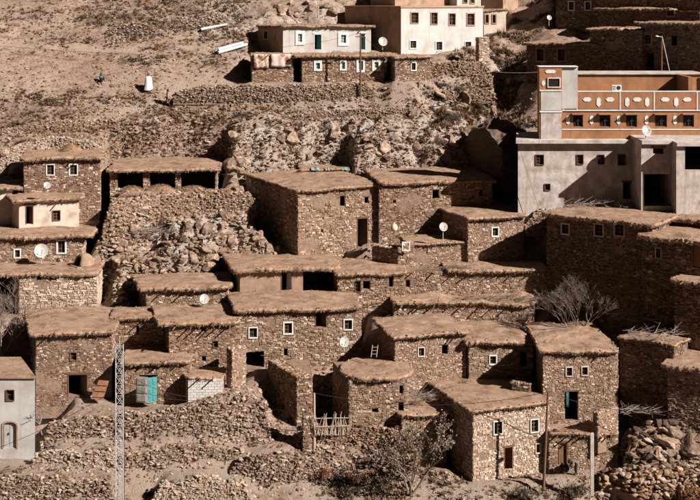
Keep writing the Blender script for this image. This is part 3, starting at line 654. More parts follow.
TW('low rubble wall in front of the stick fence yard', [(296, 468, 0.9), (340, 466, 1.0), (392, 474, 0.8)], 'grey')
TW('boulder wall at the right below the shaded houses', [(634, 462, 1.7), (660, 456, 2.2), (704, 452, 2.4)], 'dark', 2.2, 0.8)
TW('tumbled boulder bank at the lower right corner', [(610, 482, 0.8), (640, 494, 1.6), (680, 488, 1.2), (706, 486, 1.2)], 'warm', 1.8, 0.8)
TW('small stone sheepfold wall high on the slope', [(195, 27, 1.0), (210, 27, 1.4), (226, 27, 1.2)], 'pale')
TW('grey stone pile wall high on the slope', [(114, 36, 1.2), (132, 37, 1.6), (160, 38, 1.0)], 'grey')
TW('white stone wall behind the tall brown house', [(-4, 166, 1.3), (20, 160, 1.6), (50, 150, 1.2), (90, 150, 0.9)], 'pale')

# ================================================================ GROUND
def axis(segs):
    out = [segs[0][0]]
    for a, b, st in segs:
        n = max(1, round((b - a) / st)); out += [a + (b - a) * (k + 1) / n for k in range(n)]
    return np.array(out)
GX = axis([(-260, -100, 12), (-100, -47, 3), (-47, 47, 0.25), (47, 100, 3), (100, 260, 12)])
GY = axis([(-80, 20, 4), (20, 60, 2), (60, 82, 0.6), (82, 152, 0.25), (152, 200, 1.2), (200, 420, 8)])
XX, YY = np.meshgrid(GX, GY)
def base_z(X, Y):
    z = 5 + 0.593 * (Y - 90)
    z = np.where(Y < 58, -14 + 0.05 * np.abs(Y - 40), z)
    z = np.where(Y < 40, np.maximum(-14, 38.2 - 52 * np.clip((Y + 1) / 28, 0, 1) ** 0.9), z)
    z = np.where(Y < 0, 38.2 + 0.3 * np.abs(Y), z)
    return np.where(Y > 150, z + 0.0015 * (Y - 150) ** 1.5, z)
ZN = base_z(XX, YY)
PXX = 350 + F * XX / np.maximum(YY, 20); PYY = F * (CAMZ - ZN) / np.maximum(YY, 20)
near = np.clip((YY - 55) / 10, 0, 1)
def blob(cx, cy, rx, ry):
    d = ((PXX - cx) / rx) ** 2 + ((PYY - cy) / ry) ** 2
    return np.clip(1.25 - d, 0, 1)
rockm = np.maximum.reduce([blob(330, 140, 130, 32), blob(200, 250, 62, 46), blob(460, 120, 70, 42), blob(255, 150, 60, 30), blob(20, 165, 50, 16), blob(500, 80, 30, 40), blob(230, 20, 60, 20) * 0.6, blob(320, 15, 50, 14) * 0.7])
rockm = np.clip(rockm * (0.75 + 0.6 * fbm(XX * 0.35, YY * 0.35, 91, 3)), 0, 1)
scrub = np.maximum.reduce([blob(180, 15, 110, 16), blob(690, 490, 40, 25), blob(30, 110, 60, 12) * 0.5, blob(330, 105, 80, 10) * 0.6]) * np.clip(0.5 + 1.4 * fbm(XX * 0.5, YY * 0.8, 55, 4), 0, 1)
Z = ZN + near * (0.75 * fbm(XX * 0.11, YY * 0.11, 1, 3) + 0.30 * fbm(XX * 0.55, YY * 0.55, 2, 3) + 0.12 * vnoise(XX * 1.9, YY * 1.9, 5))
rid = 1 - np.abs(fbm(XX * 0.42 + 0.3 * YY * 0.4, YY * 0.7, 31, 4)) * 3.2
ld = fbm(XX * 0.33 + 7, YY * 0.5, 61, 4) * 5.0; ldf = ld - np.floor(ld)
Z += near * rockm * 0.55 * (np.floor(ld) + np.clip(ldf * 4 - 3, 0, 1)) * 0.7
Z += near * rockm * (0.9 * np.clip(rid, -0.5, 1) + 0.45 * vnoise(XX * 1.3, YY * 1.6, 77) + 0.2 * vnoise(XX * 3, YY * 3, 78))
# sheep tracks and thin strata that follow the contour
ct = (ZN + 0.9 * fbm(XX * 0.12, YY * 0.12, 71, 3)) / 0.95; cf = ct - np.floor(ct)
Z += near * (0.10 + 0.16 * np.clip(fbm(XX * 0.07, YY * 0.1, 72, 2) + 0.4, 0, 1)) * (np.clip((cf - 0.72) / 0.28, 0, 1) - cf)
# the gully that drops between the sunlit and the shaded quarter
def polydist(pts):
    best = np.full(XX.shape, 1e9)
    for (ax, ay), (bx, by) in zip(pts[:-1], pts[1:]):
        dx, dy = bx - ax, by - ay
        t = np.clip(((XX - ax) * dx + (YY - ay) * dy) / (dx * dx + dy * dy), 0, 1)
        best = np.minimum(best, np.hypot(XX - ax - t * dx, YY - ay - t * dy))
    return best
def pxline(pts):
    return [(P(x, y, Ynom(y)).x, Ynom(y)) for x, y in pts]
g = polydist(pxline([(525, -30), (515, 30), (500, 75), (500, 130), (525, 210), (560, 300), (628, 400), (650, 470), (640, 560)]))
Z -= (2.6 + 1.6 * np.clip((PYY - 330) / 80, 0, 1)) * np.exp(-(g / 3.0) ** 2)
# trodden paths
pathm = np.zeros_like(Z)
for pts, w in (([(135, 482), (200, 478), (285, 470), (320, 488), (345, 505)], 1.1), ([(-5, 470), (25, 466), (50, 452), (118, 450)], 0.6), ([(425, 490), (470, 488), (530, 485), (620, 486)], 1.0),
               ([(60, 122), (110, 113), (150, 103), (175, 101), (366, 104), (480, 92)], 0.45), ([(168, 90), (250, 82)], 0.8), ([(120, 455), (260, 452)], 0.5),
               ([(118, 406), (190, 408)], 0.7), ([(70, 402), (112, 404)], 0.5), ([(270, 108), (400, 108), (440, 98)], 0.4), ([(0, 46), (140, 52), (215, 48)], 0.4)):
    d = polydist(pxline(pts)); pathm = np.maximum(pathm, np.clip(1.6 - d / w, 0, 1))
Z0 = Z.copy()
# terraces held up by the walls
for w in TWALLS:
    xs = np.array([p.x for p, h in w.p]); o = np.argsort(xs)
    yw = np.interp(XX, xs[o], np.array([p.y for p, h in w.p])[o]); zb = np.interp(XX, xs[o], np.array([p.z for p, h in w.p])[o]); hh = np.interp(XX, xs[o], np.array([h for p, h in w.p])[o])
    d = YY - yw - 0.22
    inx = (XX > xs.min() - 0.1) & (XX < xs.max() + 0.1)
    m = inx & (d > 0) & (d < hh / 0.55)
    Z = np.where(m, np.maximum(Z, zb + hh - 0.12 + 0.06 * d), Z)
    pathm = np.where(m & (zb < 14), np.maximum(pathm, 0.4 * np.clip(1.3 - d / 1.2, 0, 1)), pathm)
    f = inx & (d <= 0) & (d > -0.9)
    Z = np.where(f, np.minimum(Z, zb + 0.05 - 0.2 * np.abs(d)), Z)
# house platforms, far ones first
FOOT = np.zeros(Z.shape, bool)
for h in sorted(HOUSES, key=lambda h: -h.Y):
    if not h.plat: continue
    lx = (XX - h.O.x) * h.ux.x + (YY - h.O.y) * h.ux.y; ly = (XX - h.O.x) * h.uy.x + (YY - h.O.y) * h.uy.y
    x0, x1 = min(0, h.dl) - 0.15, h.W + max(0, h.dr) + 0.15
    dx = np.maximum(np.maximum(x0 - lx, lx - x1), 0); dyf = np.maximum(-0.35 - ly, 0); dyb = np.maximum(ly - h.D, 0)
    d = np.hypot(dx, np.maximum(dyf * 0.8, dyb))
    k = np.clip(d / (1.5 + 0.8 * vnoise(XX * 0.6, YY * 0.6, 15)), 0, 1); k = k * k * (3 - 2 * k)
    lev = h.O.z - 0.05
    Z = Z * k + lev * (1 - k)
for h in HOUSES:
    if not h.plat: continue
    lx = (XX - h.O.x) * h.ux.x + (YY - h.O.y) * h.ux.y; ly = (XX - h.O.x) * h.uy.x + (YY - h.O.y) * h.uy.y
    t = np.clip(ly / h.D, 0, 1)
    ins = (lx > h.dl * t - 0.2) & (lx < h.W + 0.2) & (ly > -0.25) & (ly < h.D)
    Z = np.where(ins, np.minimum(Z, h.O.z - 0.05), Z); FOOT |= (lx > h.dl * t - 0.4) & (lx < h.W + 0.4) & (ly > -0.4) & (ly < h.D)
for cx_, cy_, cY_, r_ in ((231, 203, 117.5, 2.2), (690, 214, 105, 3.5), (660, 214, 106.5, 2.5)):
    c_ = P(cx_, cy_, cY_); Z = np.where(np.hypot(XX - c_.x, YY - c_.y) < r_, np.minimum(Z, c_.z - 0.5), Z)
def blur(A):
    B = A.copy(); B[1:-1, 1:-1] = (A[:-2, 1:-1] + A[2:, 1:-1] + A[1:-1, :-2] + A[1:-1, 2:] + 2 * A[1:-1, 1:-1]) / 6
    return B
core_ = (YY > 82.5) & (YY < 151.5) & (np.abs(XX) < 46.5) & ~FOOT
S_ = Z
for _ in range(4): S_ = np.where(core_, blur(S_), Z)
Z = np.where(core_, np.where(rockm > 0.3, Z * 0.6 + S_ * 0.4, S_), Z)
Z += near * 0.05 * vnoise(XX * 3.3, YY * 3.3, 8)
ny, nx = Z.shape
vs = np.stack([XX, YY, Z], -1).reshape(-1, 3)
idx = np.arange(ny * nx).reshape(ny, nx)
quads = np.stack([idx[:-1, :-1], idx[:-1, 1:], idx[1:, 1:], idx[1:, :-1]], -1).reshape(-1, 4)
me = bpy.data.meshes.new('hillside'); me.vertices.add(len(vs)); me.vertices.foreach_set('co', vs.ravel())
me.loops.add(quads.size); me.loops.foreach_set('vertex_index', quads.ravel()); me.polygons.add(len(quads))
me.polygons.foreach_set('loop_start', np.arange(0, quads.size, 4)); me.polygons.foreach_set('loop_total', np.full(len(quads), 4))
me.polygons.foreach_set('use_smooth', (rockm[:-1, :-1] < 0.25).ravel()); me.update()
at = me.color_attributes.new('Col', 'FLOAT_COLOR', 'POINT')
cc = np.zeros((ny * nx, 4), np.float32); cc[:, 0] = pathm.ravel() * 0.85; cc[:, 1] = np.clip(rockm.ravel(), 0, 1) * 0.9 * (1 - pathm.ravel()); cc[:, 2] = np.clip(scrub.ravel(), 0, 1) * 0.8; cc[:, 3] = 1
at.data.foreach_set('color', cc.ravel()); me.materials.append(M['earth'])
hill = put('hillside', me, None, 'structure'); hill['label'] = 'dry tan hillside rising steeply behind the village'

def zat(X, Y):
    X = np.asarray(X, float); Y = np.asarray(Y, float)
    i = np.clip(np.searchsorted(GX, X) - 1, 0, nx - 2); k = np.clip(np.searchsorted(GY, Y) - 1, 0, ny - 2)
    fx = np.clip((X - GX[i]) / (GX[i + 1] - GX[i]), 0, 1); fy = np.clip((Y - GY[k]) / (GY[k + 1] - GY[k]), 0, 1)
    return (Z[k, i] * (1 - fx) + Z[k, i + 1] * fx) * (1 - fy) + (Z[k + 1, i] * (1 - fx) + Z[k + 1, i + 1] * fx) * fy
def onpath(X, Y):
    i = np.clip(np.searchsorted(GX, X), 0, nx - 1); k = np.clip(np.searchsorted(GY, Y), 0, ny - 1); return pathm[k, i] > 0.45
def infoot(X, Y):
    i = np.clip(np.searchsorted(GX, X), 0, nx - 1); k = np.clip(np.searchsorted(GY, Y), 0, ny - 1); return FOOT[k, i]
def ground(px, py):
    """where the lines of sight px,py meet the ground"""
    px = np.asarray(px, float); py = np.asarray(py, float)
    out = np.full(px.shape, np.nan); prev = None
    for Y in np.arange(70, 200, 0.2):
        X = (px - 350) / F * Y; dz = CAMZ - py / F * Y - zat(X, np.full(px.shape, Y))
        hit = np.isnan(out) & (dz <= 0)
        if prev is not None: out[hit] = (Y - 0.2 * np.clip(dz / np.minimum(dz - prev, -1e-6), 0, 1))[hit]
        prev = dz
    out = np.where(np.isnan(out), 200, out)
    X = (px - 350) / F * out
    return X, out, zat(X, out)
def gp(px, py):
    X, Y, z = ground(np.array([px]), np.array([py])); return Vector((X[0], Y[0], z[0]))

for h in HOUSES: h.build()

# ================================================================ TERRACE WALLS
def build_tw(w):
    pts = [p for p, h in w.p]; hs_ = [h for p, h in w.p]; rnd = w.rnd
    cum = [0]
    for a, b in zip(pts[:-1], pts[1:]): cum.append(cum[-1] + (b - a).to_2d().length)
    L = cum[-1]; O = pts[0].copy()
    xs = [p.x - O.x for p in pts]; ys = [p.y - O.y for p in pts]; zs = [p.z - O.z for p in pts]
    ph = rnd.uniform(0, 99)
    def at(s):
        return float(np.interp(s, cum, xs)), float(np.interp(s, cum, ys)) + 0.18 * float(vnoise(s * 0.35 + ph, 0.5, 4)), float(np.interp(s, cum, zs))
    def hh(s): return float(np.interp(s, cum, hs_)) * (1 + 0.2 * float(vnoise(s * 0.55 + ph, 9.5, 6)) + 0.12 * float(vnoise(s * 2 + ph, 3.5, 6))) 
    def mf(s, t, o):
        x, y, z = at(s); return (x, y - o + 0.10 * max(t, 0), z + t)
    e = empty(w.name, w.label, 'wall', O)
    n = max(3, int(L / 0.5)); core = MB(); v = []
    for i in range(n + 1):
        s = L * i / n; h = hh(s) - 0.06
        v += [mf(s, -0.7, 0), mf(s, h, 0), mf(s, h, -w.thick), mf(s, -0.7, -w.thick)]
    f = []
    for i in range(n):
        for k in range(3): f.append((i * 4 + k, i * 4 + k + 1, i * 4 + 5 + k, i * 4 + 4 + k))
    f += [(0, 1, 2, 3), (n * 4 + 3, n * 4 + 2, n * 4 + 1, n * 4)]
    core.add(v, f); core.build('core', 'mortar', e)
    m = MB()
    masonry(m, L, max(hs_) * 1.3, mf, (), w.pal, rnd, t0=-0.4, topf=hh, miss=0.14 if w.big < 1.5 else 1.1, proud=(0.0, 0.10), sc=0.95 * w.big, cw=(0.12, 0.32), rough=0.32, cap=0.42)
    t = -0.35
    while t < max(hs_) * 1.2:
        st = rnd.uniform(0.08, 0.13) * w.big; s = rnd.uniform(0, 0.2)
        while s < L:
            r = (0.045 + 0.12 * rnd.random() ** 2) * w.big
            tt = t + rnd.uniform(-0.06, 0.06) * w.big
            if tt < hh(s):
                x, y, z = mf(s, tt, rnd.uniform(-0.05, 0.06) * w.big)
                rock_into(m, Vector((x, y, z)), (r * rnd.uniform(1.0, 2.0), r * 1.0, r * rnd.uniform(0.5, 0.9)), rnd, capped(stone_col(w.pal, rnd), 0.42))
            s += r * (rnd.uniform(3.5, 7.0) if w.big < 1.5 else rnd.uniform(1.5, 2.4))
        t += st
    # ragged coping stones and slipped stones at the foot
    s = 0.0
    while s < L:
        r = rnd.uniform(0.08, 0.19) * w.big
        x, y, z = mf(s, hh(s) - 0.03 + r * 0.3, -rnd.uniform(0.0, w.thick))
        rock_into(m, Vector((x, y, z)), (r * 1.3, r, r * 0.75), rnd, capped(stone_col(w.pal, rnd), 0.42)); s += r * rnd.uniform(0.7, 1.6)
    for _ in range(int(L * 5)):
        s = rnd.uniform(0, L); r = rnd.uniform(0.05, 0.16) * w.big; x, y, z = mf(s, 0, rnd.uniform(0.05, 0.7))
        gz = float(zat(x + O.x, y + O.y)) - O.z
        if gz < z + 0.8: rock_into(m, Vector((x, y, gz + r * 0.2)), (r * 1.2, r, r * 0.8), rnd, capped(stone_col(w.pal, rnd), 0.42))
    m.build('dry_stones', 'stone', e, 'stuff')
for w in TWALLS: build_tw(w)

# ================================================================ ORANGE BUILDING
def orange():
    h = House('orange_building', 'orange painted building with white plaques and dark canopied windows', 562, 745, 110, 137, D=9.5, a=0, Y=112.2, skin='orange_paint', roof='slab', over=(0, 0, 0, 0), rk={'thick': 0.1, 'mat': 'concrete'}, plat=False,
              ops=[(573, 115, 583, 127, 'gap'), (599.5, 115, 610.5, 127, 'gap'), (626, 115, 637, 127, 'gap'), (655, 115, 667, 127, 'gap'), (683, 115, 694, 127, 'gap')])
    e = h.build(); L, mf = h.face('F')
    U = lambda px: h.px2uv(px, 120)[0]; V = lambda py: h.px2uv(600, py)[1]
    def slab(name, mat, rects, par=e):
        m = MB()
        for r in rects: pbox(m, mf, *r)
        return m.build(name, mat, par)
    # windows: frame, pane, bars, canopy
    for a, b in ((573, 583), (599.5, 610.5), (626, 637), (655, 667), (683, 694)):
        u0, u1, v0, v1 = U(a), U(b), V(127), V(115)
        fr = slab('window', 'wood', [(u0, v0, u0 + 0.06, v1, -0.2, -0.1), (u1 - 0.06, v0, u1, v1, -0.2, -0.1), (u0 + 0.06, v1 - 0.06, u1 - 0.06, v1, -0.2, -0.102), (u0 + 0.06, v0, u1 - 0.06, v0 + 0.06, -0.2, -0.102)])
        slab('pane', 'glass_dark', [(u0, v0, u1, v1, -0.24, -0.205)], fr)
        slab('mullion', 'dark_metal', [((u0 + u1) / 2 - 0.03, v0 + 0.06, (u0 + u1) / 2 + 0.03, v1 - 0.06, -0.2, -0.13)], fr)
        slab('glazing_bar', 'dark_metal', [(u0 + 0.06, (v0 + v1) / 2 - 0.02, (u0 + u1) / 2 - 0.03, (v0 + v1) / 2 + 0.02, -0.2, -0.13), ((u0 + u1) / 2 + 0.03, (v0 + v1) / 2 - 0.02, u1 - 0.06, (v0 + v1) / 2 + 0.02, -0.2, -0.13)], fr)
        slab('canopy', 'orange_paint', [(u0 - 0.14, v1 + 0.05, u1 + 0.14, v1 + 0.14, 0, 0.55)])
    vt = V(92)
    slab('parapet', 'orange_paint', [(0.0, h.H + 0.1, L, vt, -0.18, 0.05)])
    slab('cornice', 'white_paint', [(-0.02, vt, L, vt + 0.09, -0.2, 0.09)])
    slab('cornice', 'white_paint', [(0.0, V(111), L, V(109.9), 0.0, 0.10)])
    slab('cornice', 'white_paint', [(0.0, V(130), L, V(129), 0.0, 0.05)])
    for px in (563.2, 577, 620, 654, 697):
        u = U(px); slab('pilaster', 'white_paint', [(u - 0.05, V(109.9), u + 0.05, vt, 0.05, 0.085)])
    def plaque(px, py, w, hgt, o=0.05):
        u, v = U(px), V(py); w /= 22.5; hgt /= 22.5
        if hgt > w: c = [(u - w, v - hgt + w), (u, v - hgt), (u + w, v - hgt + w), (u + w, v + hgt - w), (u, v + hgt), (u - w, v + hgt - w)]
        else: c = [(u - w, v), (u - w + hgt, v - hgt), (u + w - hgt, v - hgt), (u + w, v), (u + w - hgt, v + hgt), (u - w + hgt, v + hgt)]
        m = MB(); m.add([mf(*p, o - 0.01) for p in c] + [mf(*p, o + 0.045) for p in c], [tuple(range(6, 12)), tuple(range(5, -1, -1))] + [(k, (k + 1) % 6, 6 + (k + 1) % 6, 6 + k) for k in range(6)])
        m.build('plaque', 'white_paint', e)
    for px in (570, 598.5, 627, 647, 676): plaque(px, 102, 4.2, 10)
    for px in (587, 610, 637, 665, 687): plaque(px, 99.5, 9, 4.2)
    for px in (568, 591.5, 618.5, 646.5, 675): plaque(px, 120, 3.6, 9.5, 0)
    # stair tower
    u0, u1 = U(539), U(561.5)
    slab('tower', 'orange_paint', [(u0, -0.3, u1, V(67), -1.0, 0.25)])
    slab('tower_panel', 'plaster_white', [(u0 + 0.12, V(110), u1 - 0.05, V(91), 0.25, 0.30)])
    slab('tower_panel', 'concrete', [(u0 + 0.12, -0.2, u1 - 0.05, V(112.5), 0.25, 0.30)])
    slab('tower_trim', 'white_paint', [(u0, V(112.2), u1, V(110.5), 0.25, 0.36), (u0, V(91), u1, V(89.8), 0.25, 0.36)])
    slab('tower_column', 'plaster_white', [(U(569) - 0.9, h.H + 0.12, U(577.5), V(67), -1.0, 0.11)])
    t = slab('tower_window', 'white_paint', [(U(547), V(87.5), U(548) - 0.02, V(77.5), 0.25, 0.34), (U(559), V(87.5), U(560), V(77.5), 0.25, 0.34), (U(548) - 0.02, V(78.5), U(559), V(77.5), 0.25, 0.338), (U(548) - 0.02, V(87.5), U(559), V(86.6), 0.25, 0.338)])
    slab('pane', 'glass_dark', [(U(548) - 0.02, V(86.6), U(559), V(78.5), 0.25, 0.27)], t)
    plaque(550, 71.5, 11, 3.4, 0.25); plaque(543, 83, 3.4, 6, 0.25)
    slab('cornice', 'white_paint', [(u0 - 0.05, V(67), U(577.5), V(66.2), -1.05, 0.33)])
    # roof terrace: back room wall, side wall, doorway, cooling unit
    zb = V(75) + 0.35; ub = U(584)
    m = MB(); m.box(U(577.7), 5.2, h.H + 0.1, U(722), 9.4, CAMZ - 74.5 / F * 117.4 - h.O.z); r = m.build('roof_room', 'orange_paint', e)
    m = MB(); m.box(U(714), 5.12, h.H + 0.1, U(724), 5.197, CAMZ - 78 / F * 117.4 - h.O.z); m.build('roof_door', 'glass_dark', e)
    m = MB(); m.box(U(692), 1.2, h.H + 0.1, U(696), 5.19, CAMZ - 76 / F * 115 - h.O.z); m.build('roof_side_wall', 'orange_paint', e)
    m = MB(); m.box(U(577), 5.0, CAMZ - 74.4 / F * 117.4 - h.O.z, U(722), 9.5, CAMZ - 73.4 / F * 117.4 - h.O.z); m.build('roof_slab', 'concrete', e)
    c = empty('cooling_unit', 'small white cooling unit standing on the orange parapet', 'cooling unit', h.loc(U(617), 0.05, vt + 0.09))
    m = MB(); m.box(-0.42, -0.02, 0, 0.42, 0.3, 0.52); m.build('casing', 'white_paint', c)
    m = MB(); m.lathe([(0.0, 0), (0.19, 0)], 12); g = m.build('fan_grille', 'dark_metal', c); g.rotation_euler = (radians(90), 0, 0); g.location = (0.14, -0.026, 0.26)
    for k in range(3):
        m = MB(); m.box(-0.36, -0.035, 0.1 + 0.13 * k, -0.12, -0.022, 0.15 + 0.13 * k); m.build('vent', 'dark_metal', c)
orange()

# ================================================================ BOULDERS, RUBBLE, SCRUB
import bmesh
def boulder_mesh(k, mat='rock'):
    rnd = random.Random(100 + k); bm = bmesh.new(); bmesh.ops.create_icosphere(bm, subdivisions=3, radius=1)
    planes = [(Vector((rnd.gauss(0, 1), rnd.gauss(0, 1), rnd.gauss(0, 0.8))).normalized(), rnd.uniform(0.3, 0.62)) for _ in range(10)]
    for v in bm.verts:
        for n, d in planes:
            q = v.co.dot(n)
            if q > d: v.co -= n * (q - d)
        v.co *= 1.35 * (1 + rnd.uniform(-0.025, 0.025))
    m = bpy.data.meshes.new('boulder'); bm.to_mesh(m); bm.free(); m.materials.append(M[mat]); return m
BOULD = [boulder_mesh(k) for k in range(12)]
def poly_sample(poly, n, rnd):
    xs = [p[0] for p in poly]; ys = [p[1] for p in poly]; out = []
    while len(out) < n:
        x, y = rnd.uniform(min(xs), max(xs)), rnd.uniform(min(ys), max(ys)); ins = False
        for i in range(len(poly)):
            (x1, y1), (x2, y2) = poly[i - 1], poly[i]
            if (y1 > y) != (y2 > y) and x < (x2 - x1) * (y - y1) / (y2 - y1) + x1: ins = not ins
        if ins: out.append((x, y))
    return np.array(out)
rb = random.Random(5)
def scatter(poly, n, rnd=rb):
    q = poly_sample(poly, n, rnd); X, Y, z = ground(q[:, 0], q[:, 1])
    return [Vector((a, b, c)) for a, b, c in zip(X, Y, z) if not infoot(a, b) and b < 199 and (not onpath(a, b) or rnd.random() < 0.35)]
for poly, n, lo, hi in (([(118, 225), (150, 205), (245, 205), (262, 240), (290, 250), (238, 285), (135, 285), (118, 262)], 105, 0.22, 0.7),
                        ([(270, 120), (420, 112), (470, 150), (460, 168), (300, 165), (225, 170), (215, 140)], 60, 0.25, 0.8),
                        ([(216, 160), (250, 165), (256, 200), (222, 206)], 16, 0.3, 0.8), ([(36, 405), (62, 405), (66, 446), (40, 446)], 14, 0.2, 0.5),
                        ([(420, 90), (490, 95), (500, 130), (470, 160), (430, 150)], 20, 0.3, 0.8),
                        ([(245, 232), (300, 236), (305, 256), (262, 262)], 22, 0.25, 0.6),
                        ([(640, 425), (700, 415), (700, 452), (650, 460)], 34, 0.35, 0.75),
                        ([(600, 440), (640, 430), (690, 480), (660, 500), (610, 500)], 26, 0.35, 0.85),
                        ([(0, 150), (40, 140), (100, 140), (60, 156), (0, 178)], 16, 0.3, 0.6),
                        ([(250, 0), (345, 0), (345, 12), (260, 18)], 12, 0.4, 1.0)):
    for p in scatter(poly, n):
        r = lo + (hi - lo) * rb.random() ** 1.8
        put('boulder', rb.choice(BOULD), hill, None, p + Vector((0, 0, r * 0.02)), (rb.uniform(-0.5, 0.5), rb.uniform(-0.5, 0.5), rb.uniform(0, 6.28)), (r * rb.uniform(0.8, 1.4), r * rb.uniform(0.7, 1.1), r * rb.uniform(0.5, 0.95)))
def rubble(label, regs):
    m = MB()
    for poly, n, lo, hi, pal in regs:
        for p in scatter(poly, n):
            r = lo + (hi - lo) * rb.random() ** 2.5
            c = stone_col(pal, rb); k = min(1.0, 0.42 / max(c[0], 0.01)) * 0.95
            rock_into(m, p + Vector((0, 0, r * 0.02)), (r * rb.uniform(0.9, 1.9), r, r * rb.uniform(0.35, 0.8)), rb, (c[0] * k, c[1] * k, c[2] * k))
    o = m.build('rubble', 'rubble', None, 'stuff'); tag(o, label, 'rubble')
rubble('loose stones and rubble scattered over the whole slope', [
    ([(0, -10), (260, -10), (250, 90), (160, 150), (0, 150)], 2600, 0.03, 0.2, 'tan'),
    ([(0, -10), (700, -10), (700, 205), (0, 205)], 2600, 0.03, 0.18, 'tan'),
    ([(110, 85), (520, 85), (520, 180), (110, 180)], 3600, 0.04, 0.26, 'tan'),
    ([(100, 190), (300, 190), (300, 300), (100, 300)], 3000, 0.05, 0.3, 'tan'),
    ([(0, 395), (700, 395), (700, 510), (0, 510)], 4200, 0.025, 0.16, 'grey'),
    ([(180, 385), (262, 380), (280, 440), (200, 445)], 1300, 0.05, 0.2, 'grey'),
    ([(36, 380), (60, 392), (60, 450), (30, 450)], 300, 0.06, 0.25, 'grey'),
    ([(600, 415), (700, 415), (700, 500), (600, 500)], 1100, 0.07, 0.4, 'grey'),
    ([(265, 360), (350, 360), (350, 450), (265, 450)], 700, 0.05, 0.22, 'warm'),
    ([(90, 215), (140, 215), (140, 320), (90, 320)], 500, 0.05, 0.3, 'pale'),
    ([(360, 235), (470, 235), (470, 275), (360, 275)], 300, 0.05, 0.22, 'tan'),
    ([(430, 470), (640, 470), (640, 505), (430, 505)], 900, 0.03, 0.14, 'pale')])
def tuft_into(m, p, r, rnd, col, n=9):
    for _ in range(n):
        a = rnd.uniform(0, 6.28); el = rnd.uniform(0.25, 1.4); d = Vector((cos(a) * cos(el), sin(a) * cos(el), sin(el))) * r * rnd.uniform(0.6, 1.2)
        w = Vector((-sin(a), cos(a), rnd.uniform(-0.5, 0.5))) * r * rnd.uniform(0.07, 0.16)
        b = p + Vector((rnd.uniform(-1, 1), rnd.uniform(-1, 1), 0)) * r * 0.35
        k = rnd.uniform(0.75, 1.2)
        m.add((b - w, b + w, b + d), ((0, 1, 2),), (col[0] * k, col[1] * k, col[2] * k))
SC = [(0.16, 0.098, 0.058), (0.22, 0.14, 0.085), (0.11, 0.07, 0.045), (0.32, 0.215, 0.135), (0.12, 0.08, 0.052), (0.27, 0.14, 0.072)]
m = MB()
for poly, n, lo, hi in (([(0, -10), (700, -10), (700, 150), (0, 150)], 3600, 0.08, 0.3), ([(90, 0), (250, 0), (240, 40), (110, 30)], 900, 0.15, 0.5), ([(0, 100), (520, 85), (520, 180), (0, 180)], 4200, 0.1, 0.42),
                        ([(0, 395), (700, 395), (700, 510), (0, 510)], 1800, 0.07, 0.3), ([(660, 465), (705, 465), (705, 505), (655, 505)], 500, 0.25, 0.7), ([(100, 195), (300, 195), (300, 300), (100, 300)], 1100, 0.1, 0.42),
                        ([(330, 460), (420, 455), (480, 500), (330, 505)], 700, 0.15, 0.5), ([(500, 490), (610, 488), (610, 505), (500, 505)], 420, 0.15, 0.45)):
    for p in scatter(poly, n):
        tuft_into(m, p, lo + (hi - lo) * rb.random() ** 2, rb, rb.choice(SC), 11)
def clumps(poly, n, k, rx, lo, hi):
    for c in scatter(poly, n):
        w = rb.uniform(0.4, 1.0) * rx; cl = rb.choice(SC)
        for _ in range(int(k * rb.uniform(0.4, 1.3))):
            x, y = c.x + rb.gauss(0, w), c.y + rb.gauss(0, w * 0.4)
            if not infoot(x, y): tuft_into(m, Vector((x, y, float(zat(x, y)))), rb.uniform(lo, hi), rb, cl if rb.random() < 0.7 else rb.choice(SC), 12)
clumps([(0, -10), (260, -10), (250, 60), (170, 70), (0, 40)], 80, 30, 1.4, 0.12, 0.4)
clumps([(0, 85), (200, 100), (260, 150), (160, 155), (0, 140)], 75, 26, 1.1, 0.12, 0.4)
clumps([(250, 100), (500, 95), (500, 160), (250, 165)], 70, 26, 0.9, 0.12, 0.42)
clumps([(440, 0), (540, 0), (530, 130), (480, 130)], 60, 34, 0.9, 0.2, 0.65)
clumps([(420, 84), (505, 84), (510, 135), (440, 150)], 34, 40, 0.6, 0.2, 0.5)
clumps([(120, 200), (290, 200), (290, 290), (120, 290)], 40, 22, 0.7, 0.12, 0.4)
clumps([(0, 410), (420, 410), (420, 505), (0, 505)], 70, 18, 0.7, 0.08, 0.28)
clumps([(430, 478), (700, 470), (700, 505), (430, 505)], 40, 20, 0.7, 0.08, 0.3)
o = m.build('dry_scrub', 'scrub', None, 'stuff'); tag(o, 'dry grass tufts and low scrub over the slope', 'scrub')

# dense dry bushes that can be picked out
def bush(px, py, r, col, label, group=None, n=260, squash=0.8):
    p = gp(px, py); e = empty('dry_bush', label, 'bush', p, 0, group); rnd = random.Random(int(px * 3 + py))
    m = MB()
    for _ in range(14):
        a = rnd.uniform(0, 6.28); el = rnd.uniform(0.4, 1.4)
        m.tube((0, 0, -0.1), (cos(a) * cos(el) * r * 0.8, sin(a) * cos(el) * r * 0.8, sin(el) * r * squash), 0.03, 0.01, 4, None, False)
    m.build('stems', 'bark', e)
    m = MB(); lob = [(Vector((rnd.gauss(0, 0.45), rnd.gauss(0, 0.4), abs(rnd.gauss(0.5, 0.25)) * squash)) * r, r * rnd.uniform(0.3, 0.5)) for _ in range(9)]
    for _ in range(n):
        c, rr = rnd.choice(lob); tuft_into(m, c + Vector((rnd.gauss(0, 0.5), rnd.gauss(0, 0.5), rnd.gauss(0, 0.4))) * rr, rr * 0.55, rnd, rnd.choice(col), 4)
    m.build('foliage', 'scrub', e)
GR = [(0.085, 0.066, 0.042), (0.13, 0.098, 0.062), (0.055, 0.042, 0.028), (0.20, 0.155, 0.105)]
RU = [(0.34, 0.165, 0.075), (0.26, 0.12, 0.055), (0.40, 0.22, 0.11), (0.16, 0.08, 0.04)]
bush(322, 478, 0.85, RU, 'rust brown dry bush left of the pair below the stick fence')
